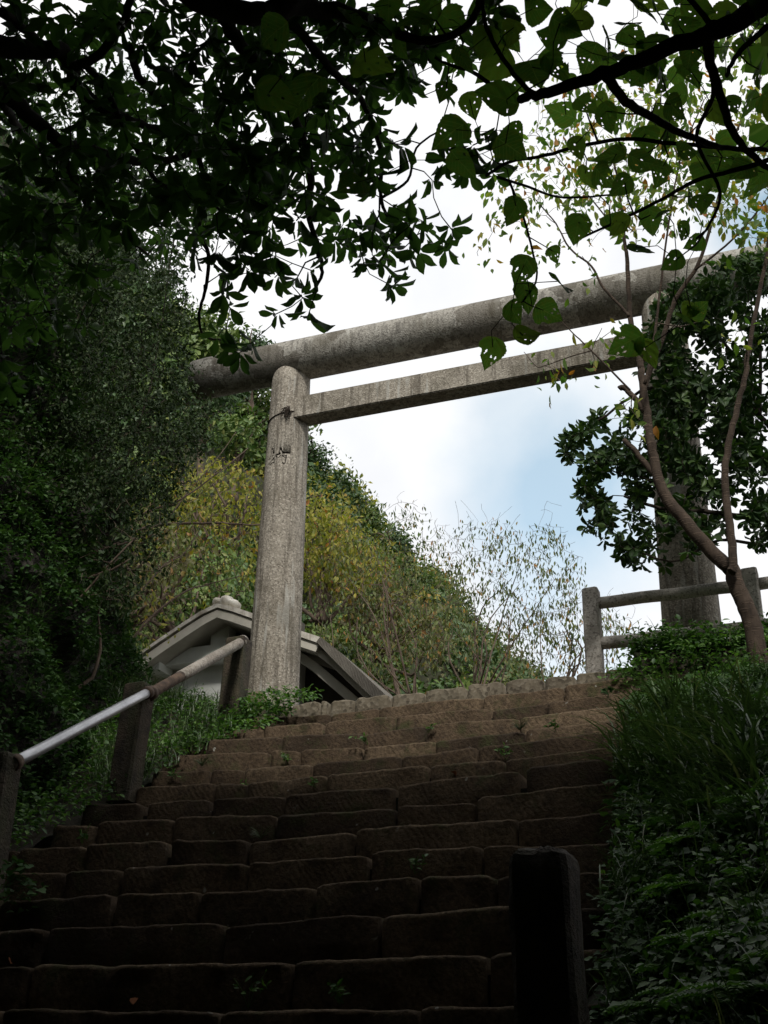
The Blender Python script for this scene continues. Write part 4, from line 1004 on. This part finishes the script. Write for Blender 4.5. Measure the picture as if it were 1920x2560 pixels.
# single trees standing out on the skyline of the hill
for i, (px, py, dd, r, mt, lab) in enumerate(((640, 905, 37, 1.0, 'hilldark', 'small round dark tree on the skyline above the left end of the top beam'), (585, 930, 37, 1.1, 'hillgreen', 'green bush on the skyline just behind the left end of the top beam'),
      (775, 1150, 41, .9, 'hilldark', 'dark bush on the skyline just right of the near pillar below the tie beam'), (850, 1245, 42, 1.1, 'hilldark', 'dark round tree at the bend of the hill skyline'), (905, 1300, 43, .9, 'hillgreen', 'green bush on the skyline below the bend'),
      (985, 1375, 45, 1.0, 'hilldark', 'dark bush halfway down the hill skyline'), (1075, 1480, 48, 1.1, 'hillgreen', 'green bush low on the hill skyline'), (1150, 1555, 50, 1.0, 'hilldark', 'lowest dark bush of the hill skyline behind the drooping shrub'),
      (520, 1010, 33, 1.3, 'hilldark', 'dark leafy tree on the hillside under the left end of the top beam'), (600, 1090, 31, 1.0, 'hillgreen', 'bright green tree on the hillside left of the carved character'))):
    c0 = atD(px, py, dd); t = thing('hillside_tree', lab, 'tree', c0 - np.array([0, 0, r * 1.6]), 'trees along the hill skyline' if i < 8 else None)
    mb = MB(); mb.tube(spline([c0 - np.array([0, 0, r * 1.8]), c0 - np.array([.1, 0, r * .8]), c0 + np.array([.1, 0, r * .2])], 4), np.linspace(.10, .03, 9), 7)
    for k in range(6):
        e = c0 + rng.normal(size=3) * r * .5; mb.tube(spline([c0 - np.array([0, 0, r * .9]), (c0 + e) / 2 + rng.normal(size=3) * .1, e], 3), np.linspace(.04, .012, 7), 5)
    mb.build('trunk', M['twig'], t, smooth=True)
    sub = c0 + rnd_unit(12) * r * .62 * rng.random((12, 1)) ** .3; n = 12 * 90; P_ = np.repeat(sub, 90, 0) + rnd_unit(n) * (rng.random((n, 1)) ** .35) * r * .42
    Ln = rng.uniform(.1, .22, n); leaf_mass('crown', P_, norm(rnd_unit(n) + np.array([0, 0, -.4])), norm(P_ - c0 + rnd_unit(n) * r * .5), Ln, Ln * .5, T_DIAMOND, M[mt], t)
def LT(l, Y): return [atY(a_, b_, Y + .3 * i) for i, (a_, b_) in enumerate(l)]
limbsT = [(LT([(150, 1700), (230, 1600), (250, 1500), (275, 1357), (337, 1328), (410, 1311), (530, 1308), (641, 1311), (700, 1290)], 13.0), .045, .008), (LT([(275, 1400), (350, 1290), (450, 1250), (560, 1170), (620, 1120)], 13.6), .022, .006),
 (LT([(270, 1680), (289, 1651), (376, 1545), (458, 1482), (511, 1463), (600, 1440)], 13.2), .026, .006), (LT([(190, 1650), (250, 1569), (289, 1520), (347, 1482), (414, 1410), (462, 1381), (520, 1290)], 13.1), .024, .005),
 (LT([(60, 1290), (145, 1178), (231, 1130), (330, 1080), (420, 1060)], 12.0), .026, .006), (LT([(120, 1420), (200, 1390), (300, 1420), (400, 1430)], 12.6), .016, .005), (LT([(410, 1311), (470, 1230), (540, 1150), (590, 1080)], 14.2), .012, .004)]
tT = np.array([atY(q[0], q[1], random.uniform(12.6, 15.2)) for q in sample_poly([(180, 1300), (300, 1180), (560, 1100), (660, 1250), (640, 1420), (500, 1520), (330, 1640), (200, 1600)], 240)])
def leafT(t, tp, en):
    sel_ = rng.random(len(tp)) < .6; tp = tp[sel_]; n = len(tp) * 4; P_ = np.repeat(tp, 4, 0) + rng.normal(size=(n, 3)) * .09; Ln = rng.uniform(.05, .1, n)
    leaf_mass('leaves', P_, norm(rng.normal(size=(n, 3)) * .6 + np.array([0, 0, -.6])), rnd_unit(n), Ln, Ln * .45, T_LEAF, M['hillyellow'], t)
make_tree('leaning_tree', 'bare leaning tree with long grey branches before the hillside above the white hut', 'tree', limbsT, tT, .004, leafT, M['twig'], M['twig'], LT([(150, 1700)], 13)[0])
# thin drooping shrubs against the sky
SH = [('bare_twigged_shrub', 'tall thin shrub right of the hut with bare red brown stems and few leaves', (1030, 1780, 19.0), [(780, 1560), (800, 1340), (900, 1260), (1060, 1250), (1110, 1310), (1150, 1480), (1120, 1660), (960, 1700), (820, 1690)], 260, 'far_shrub'),
      ('drooping_shrub', 'loose shrub with drooping leaves against the sky left of the railing', (1190, 1780, 18.5), [(1080, 1400), (1120, 1320), (1250, 1290), (1400, 1310), (1470, 1420), (1450, 1500), (1300, 1640), (1180, 1700), (1100, 1650)], 330, 'far_shrub'),
      ('low_shrub', 'low leafy shrub seen through the railing behind its first post', (1400, 1800, 17.5), [(1300, 1560), (1420, 1490), (1540, 1530), (1600, 1580), (1560, 1620), (1480, 1680), (1280, 1700)], 150, 'far_shrub')]
for nm_, lab, (bx, by, bY), poly, n_, mt in SH:
    shrub(nm_, lab, atY(bx, by, bY), poly, (bY - .9, bY + 1.0), n_, .085, mt, per=6, spread=.2, stems=11, tw='twig', tipr=.0035, twr=.010, droop=.8, T=T_LEAF, wid=.34, bare=260)

# ------------------------------------------------------------------ undergrowth
def blades(B, H, lean, wid, name, label, mat='grass', bend=.9, parent=None):
    n = len(B); seg = 5; az = rng.random(n) * 6.283 if lean is None else lean + rng.normal(size=n) * 1.15
    d = np.stack([np.cos(az), np.sin(az), np.zeros(n)], 1); side = np.stack([-np.sin(az), np.cos(az), np.zeros(n)], 1)
    bd = bend * rng.uniform(.3, 1.2, n); V = np.zeros((n, seg + 1, 2, 3))
    for k in range(seg + 1):
        u = k / seg; c = B + d * (H * bd * u * u)[:, None] + np.array([0, 0, 1.]) * (H * (u - .45 * bd * u * u * u))[:, None]
        w = (wid * (1 - u) ** .7 + .0006)[:, None] if k < seg else np.full((n, 1), .0004)
        V[:, k, 0] = c - side * w; V[:, k, 1] = c + side * w
    base = (np.arange(n) * (seg + 1) * 2)[:, None, None]
    F = np.array([[2 * k, 2 * k + 1, 2 * k + 3, 2 * k + 2] for k in range(seg)])[None] + base
    me = np_mesh(name, V.reshape(-1, 3), F.reshape(-1, 4), M[mat], np.repeat(rng.random(n), (seg + 1) * 2))
    o = link(name, me, parent, 'stuff'); 
    if label: o['label'] = label
    return o
def bank_pts(n, xr, yr, keep=None):
    x = rng.uniform(*xr, n); y = rng.uniform(*yr, n); xx = x + np.maximum(0, 11 - np.maximum(y, 0)) * .15 * np.clip(1 - (x + 1.95) / 1.6, 0, 1)
    P = np.array([(a, b, bank_z(x0, b)) for a, b, x0 in zip(xx, y, x)])
    if keep is not None: P = P[keep(*proj(P))]
    return P
vis = lambda x, y, d: (x > 1100) & (x < 2100) & (y > 1400) & (y < 2750)
# low broad-leaved weeds covering the bank
P = bank_pts(26000, (-1.95, 3.5), (2.6, 12.6), vis)
def weed_cover(P, name, label, mat, hmax, Lf, per, T=T_LEAF, wid=.6):
    n = len(P) * per; B = np.repeat(P, per, 0) + rng.normal(size=(n, 3)) * np.array([.05, .05, 0]); h = rng.random(n) * hmax * np.repeat(.4 + .9 * rng.random(len(P)), per); B[:, 2] += h
    D = norm(rnd_unit(n) * np.array([1, 1, .4]) + np.array([0, -.25, -.15])); Nn = norm(rnd_unit(n) * .5 + np.array([0, -.35, 1.])); Ln = Lf * rng.uniform(.5, 1.4, n)
    o = leaf_mass(name, B, D, Nn, Ln, Ln * wid, T, M[mat]); o['label'] = label; return o
nzs = np.array([fbm(p, .9, 11) for p in P])
a = nzs > .0
weed_cover(P[a], 'undergrowth', 'low green broad leaved weeds covering the right bank', 'weed', .2, .045, 4)
weed_cover(P[~a], 'ivy', 'dark creeping ivy covering parts of the right bank', 'ivy', .12, .042, 6, T_IVY, .9)
qw = sample_poly([(1520, 1700), (1600, 1650), (1700, 1610), (1930, 1590), (1930, 1700), (1700, 1720), (1600, 1740)], 700)
Pw = np.array([atY(a_, b_, 11.05 + .5 * random.random()) for a_, b_ in qw]); Pw = Pw[np.array([fbm(p, 2.2, 4) > -.12 for p in Pw])]
weed_cover(Pw, 'hedge_weeds', 'leafy weeds spilling over the head of the brown wall', 'weed', .1, .05, 5)
# ivy on the retaining wall
qs = sample_poly([(1545, 1760), (1610, 1700), (1700, 1690), (1920, 1620), (1920, 1850), (1700, 1860), (1590, 1880), (1540, 1800)], 1300)
Pv = np.array([atY(a_, b_, 11.0 - .35 * random.random() - .4 * max(0, (b_ - 1700) / 200)) for a_, b_ in qs]); n = len(Pv)
o = leaf_mass('ivy', Pv, norm(rng.normal(size=(n, 3)) * .5 + np.array([0, -.1, -.8])), norm(rng.normal(size=(n, 3)) * .4 + np.array([0, -1, .4])), rng.uniform(.03, .07, n), rng.uniform(.03, .06, n), T_IVY, M['ivy']); o['label'] = 'ivy hanging over the stone wall beside the top steps'
# sedge clumps
def tufts(C, per, H, name, label, wid=.006, bend=.9, spread=.05, lean=None, mat='grass'):
    n = len(C) * per; B = np.repeat(C, per, 0) + rng.normal(size=(n, 3)) * np.array([spread, spread, 0]); Hh = H * rng.uniform(.45, 1.25, n); Hh = Hh * np.repeat(rng.uniform(.6, 1.2, len(C)), per); 
    return blades(B, Hh, lean, wid * rng.uniform(.6, 1.3, n), name, label, mat, bend)
inq = lambda poly: (lambda x, y, d: in_poly(np.asarray(x), np.asarray(y), poly))
C1 = bank_pts(9000, (-1.95, 2.5), (5, 12), inq([(1570, 1830), (1660, 1780), (1900, 1820), (1930, 2150), (1700, 2130), (1580, 2040), (1560, 1930)]))[:75]
tufts(C1, 14, .44, 'sedge_grass', 'long arching sedge grass on the right bank beside the middle steps', .011, 1.1, lean=math.pi * 1.15)
C2 = bank_pts(9000, (-1.95, 3), (3, 12.3), vis)[:420]
tufts(C2, 7, .28, 'grass', 'thin grass scattered over the right bank', .0035, .9)
C3 = bank_pts(6000, (-1.9, 2.5), (11.2, 12.6), inq([(1600, 1560), (1950, 1500), (1950, 1720), (1560, 1720)]))[:70]
tufts(C3, 9, .28, 'tall_grass', 'bright grass at the foot of the railing', .004, .8)
P3 = bank_pts(6000, (-2.0, 2.5), (11.1, 12.7), inq([(1560, 1600), (1640, 1560), (1950, 1520), (1950, 1740), (1480, 1740)]))[:1100]
weed_cover(P3, 'hedge_weeds', 'bright leafy weeds crowding the foot of the railing', 'weed', .24, .06, 7)
# ferns, lower right
def fern(P0, az, size, mb_list):
    D0 = np.array([math.cos(az), math.sin(az), 0]); side = np.array([-math.sin(az), math.cos(az), 0]); up_ = np.array([0, 0, 1.])
    for k in range(14):
        u = (k + 1) / 15; c = P0 + D0 * size * u + up_ * size * (.55 * u - .6 * u * u); w = size * .30 * math.sin(math.pi * min(1, u * .95 + .08)) + .01
        for s in (-1, 1): mb_list.append((c, norm(side * s + D0 * .45 - up_ * .12), w))
ml = []
FB = bank_pts(5000, (-1.4, 2.2), (3, 8), inq([(1450, 2080), (1920, 2050), (1930, 2600), (1480, 2600)]))[:22]
for p_ in FB:
    for k in range(random.randint(4, 7)): fern(p_ + np.array([0, 0, .08]), random.random() * 6.28, random.uniform(.16, .32), ml)
P = np.array([m_[0] for m_ in ml]); D = np.array([m_[1] for m_ in ml]); Ls = np.array([m_[2] for m_ in ml])
o = leaf_mass('ferns', P, D, norm(rng.normal(size=P.shape) * .15 + np.array([0, -.2, 1])), Ls, np.minimum(Ls * .3, .02) + .004, T_DIAMOND, M['weed']); o['label'] = 'small ferns spreading over the lower right bank'
# left side: grasses on the ledge between cliff and stairs
def left_pts(poly, n, Yr):
    q = sample_poly(poly, n); return np.array([atY(a_, b_, random.uniform(*Yr)) for a_, b_ in q])
def lz(x, y): return stair_z(min(y, 11.6)) + .02 if y < 11.6 else ZP
LP = []
for _ in range(9000):
    y = random.uniform(6.5, 13.2); x = random.uniform(-7.4 - .3 * max(0, y - 9.5), -5.75); LP.append((x, y, lz(x, y) - .05 + max(0, -6.0 - x) * .25))
LP = np.array(LP); x, y, d = proj(LP)
mb = MB(); nL = 60; V = []
for j in range(nL):
    yy = 4 + 10 * j / (nL - 1)
    for i in range(14):
        xx = -5.86 - i * .24; V.append((xx, yy, lz(xx, yy) - .16 + max(0, -6.0 - xx) * .25 + .06 * fbm((xx, yy, 0), 2)))
F = [(j * 14 + i, (j + 1) * 14 + i, (j + 1) * 14 + i + 1, j * 14 + i + 1) for j in range(nL - 1) for i in range(13)]
mb.add(V, F); o = mb.build('ledge', M['soil'], smooth=True); tag(o, kind='structure')
s = (x > 200) & (x < 640) & (y > 1550) & (y < 1980)
G1 = LP[s][:420]; tufts(G1[:300], 8, .24, 'ledge_grass', 'grass tufts between the cliff and the left handrail', .0055, .8)
G2 = LP[(LP[:, 1] > 11.4) & s][:120]; tufts(G2, 9, .24, 'ledge_grass', 'bright fine grass round the foot of the left pillar and hut', .003, .5)
weed_cover(LP[(x > 20) & (x < 640) & (y > 1600) & (y < 2160) & (LP[:, 0] > -7.3)][:1500], 'ledge_weeds', 'dark leafy weeds along the left edge of the stairs', 'weed', .16, .05, 4)
q = sample_poly([(600, 1750), (680, 1725), (800, 1735), (740, 1770), (700, 1800), (560, 1860), (440, 1890), (420, 1840), (560, 1800)], 420)
Pp = np.array([atY(a_, b_, 11.0 + .5 * random.random() - max(0, (b_ - 1790) / 80) * .8) for a_, b_ in q])
weed_cover(Pp, 'ledge_weeds', 'bright small leaved weeds growing over the top left steps', 'weed', .06, .05, 5)
# grass and small plants hanging from the cliff
cp = []
for _ in range(6800):
    yy = random.uniform(5.5, 13); hh = random.uniform(.1, 7.1); cp.append(cliff_pt(yy, hh))
cp = np.array(cp); x, y, d = proj(cp); cs = cp[(x > -60) & (x < 480) & (y > 430) & (y < 2050)]
tufts(cs[:330] + np.array([.03, -.03, 0]), 9, .3, 'cliff_grass', 'thin grass hanging from the mossy cliff', .0035, 1.2, lean=-.6)
weed_cover(cs[200:] + np.array([.04, -.04, -.02]), 'cliff_plants', 'small dark plants growing over the cliff', 'ivy', .16, .06, 16)
q = sample_poly([(0, 2160), (60, 2150), (90, 2230), (60, 2270), (0, 2290)], 60)
Pp = np.array([atY(a_, b_, 6.62 + .06 * random.random()) for a_, b_ in q]); weed_cover(Pp, 'ivy', 'ivy leaves creeping over the steps at the left edge', 'ivy', .02, .05, 2, T_IVY, .9)

# small plants rooted between the step stones, each a thing
PL = [(1265, 1900, 5, .12, 'grass', 'bright green seedling in a joint near the right end of the upper steps'), (920, 1862, 4, .1, 'w', 'low green sprig in the joint between two upper stones near the middle'),
      (1070, 1832, 3, .1, 'w', 'bright green seedling near the middle of the third step'), (1010, 2048, 4, .12, 'tuft', 'grassy fern tuft on the broken stone in the middle of the stairs'),
      (790, 1970, 6, .08, 'w', 'pale leaved creeping plant on a riser above the middle of the stairs'), (603, 1990, 5, .1, 'w', 'thin weed beside the lichen spotted stone'),
      (505, 1915, 5, .1, 'tuft', 'thin grass sprout on the left side of the upper steps'), (440, 1950, 5, .1, 'w', 'small weed patch near the second handrail post'),
      (720, 1905, 4, .06, 'w', 'tiny green sprout at the foot of a short stone'), (1300, 1825, 4, .1, 'tuft', 'withered grass wisp between two stones high on the right'),
      (1390, 1830, 6, .08, 'w', 'ferny sprig on the fourth step near the ivy'), (1520, 1745, 5, .1, 'ivy', 'ivy sprig hanging over the second step at the right end'),
      (1037, 2185, 10, .09, 'w', 'small seedling with narrow leaves on a low step'), (850, 2512, 13, .1, 'fern', 'small fern on the lowest visible step'),
      (620, 2520, 13, .16, 'w', 'pale leaved seedling on the lowest step left of the middle'), (653, 2098, 8, .1, 'tuft', 'short pale grass blades in a joint left of the middle'),
      (205, 2110, 9, .1, 'w', 'dark little weed near the left end of the ninth step'), (1450, 1998, 7, .08, 'tuft', 'dry grass at the right end of the long chiselled stone')]
for (px, py, row, hh, kd, lab) in PL:
    Yb = ROWY[max(1, min(14, row))] - .03; p = atY(px, py, Yb); t = thing('step_weed', lab, 'plant', p, 'weeds growing in the joints of the steps'); 
    n = {'w': 16, 'grass': 18, 'tuft': 26, 'ivy': 9, 'fern': 26}[kd]; mb = MB(); P = []; D = []
    for s in range(4 if kd != 'tuft' else 0):
        e = p + np.array([rng.normal() * hh * .45, -abs(rng.normal()) * .03, hh * random.uniform(.6, 1.1)]); mb.tube([p, (p + e) / 2 + rng.normal(size=3) * .008, e], .0018, 4)
        for k in range(n // 4): u = random.uniform(.35, 1); P.append(p * (1 - u) + e * u); D.append(norm(rng.normal(size=3) * np.array([1, .7, .4]) + np.array([0, -.3, .1])))
    if kd == 'tuft':
        az = rng.random(n) * 6.28
        for k in range(n):
            e = p + np.array([math.cos(az[k]) * hh * .9, -abs(math.sin(az[k])) * hh * .5, hh * random.uniform(.1, .9)]); mb.tube([p, (p + e) / 2 + np.array([0, 0, hh * .15]), e], [.002, .0018, .0006], 4)
        mb.build('blades', M['grass'], t, kind='stuff')
    else:
        mb.build('stem', M['weed'], t); P = np.array(P); D = np.array(D); ls = rng.uniform(.03, .055, len(P)); leaf_mass('leaves', P, D, norm(rng.normal(size=P.shape) * .4 + np.array([0, -.8, .6])), ls, ls * (.9 if kd == 'ivy' else .45), T_IVY if kd == 'ivy' else T_LEAF, M['ivy' if kd == 'ivy' else 'weed'], t)
# fallen dead leaves
for i, (px, py, row) in enumerate(((333, 2512, 13), (27, 2410, 12), (1140, 1940, 6))):
    p = atY(px, py, ROWY[row] - .02); tv, tf = T_LEAF; me = np_mesh('fallen_leaf', tv * np.array([.05, .05, .15]), tf, M['deadleaf']); o = link('fallen_leaf', me); o.location = p; o.rotation_euler = (1.2, .2 * i, i); tag(o, ('curled brown leaf lying on the lowest step', 'brown leaf lying on the left end of a low step', 'tiny dead leaf on the rough middle step')[i], 'leaf')

# ------------------------------------------------------------------ unseen foliage added to shade the stairs: behind, above and beside the camera
def volume_leaves(n, lo, hi, Lf, name, label, parent=None):
    P = rng.random((n, 3)) * (np.array(hi) - lo) + lo; x, y, d = proj(P)
    keep = ~((d > 0) & (x > -260) & (x < 2180) & (y > -330) & (y < 2900)); P = P[keep]; n = len(P)
    Ln = Lf * rng.uniform(.6, 1.3, n); o = leaf_mass(name, P, rnd_unit(n), norm(rnd_unit(n) + np.array([0, 0, .8])), Ln, Ln * .5, T_LEAF, M['glossy'], parent); 
    if label: o['label'] = label
    return o
volume_leaves(150000, (-13, -9, 2.9), (7, 4.1, 9.5), .37, 'overhead_shade_foliage', None, treeA)  # extra crown leaves out of view, added to darken the lower steps
o = volume_leaves(90000, (-16, -14, -9), (12, -5, 6), .42, 'shade_foliage', 'unseen leaves added behind the camera to shade the risers'); 
o = volume_leaves(60000, (-17, 2, 2.5), (-8.5, 12, 11), .34, 'shade_foliage', 'unseen leaves added above the left cliff to block skylight')
o = volume_leaves(45000, (2.6, -6, -2), (8, 7.5, 6.5), .30, 'shade_foliage', 'unseen leaves added along the right of the stairs for shade')
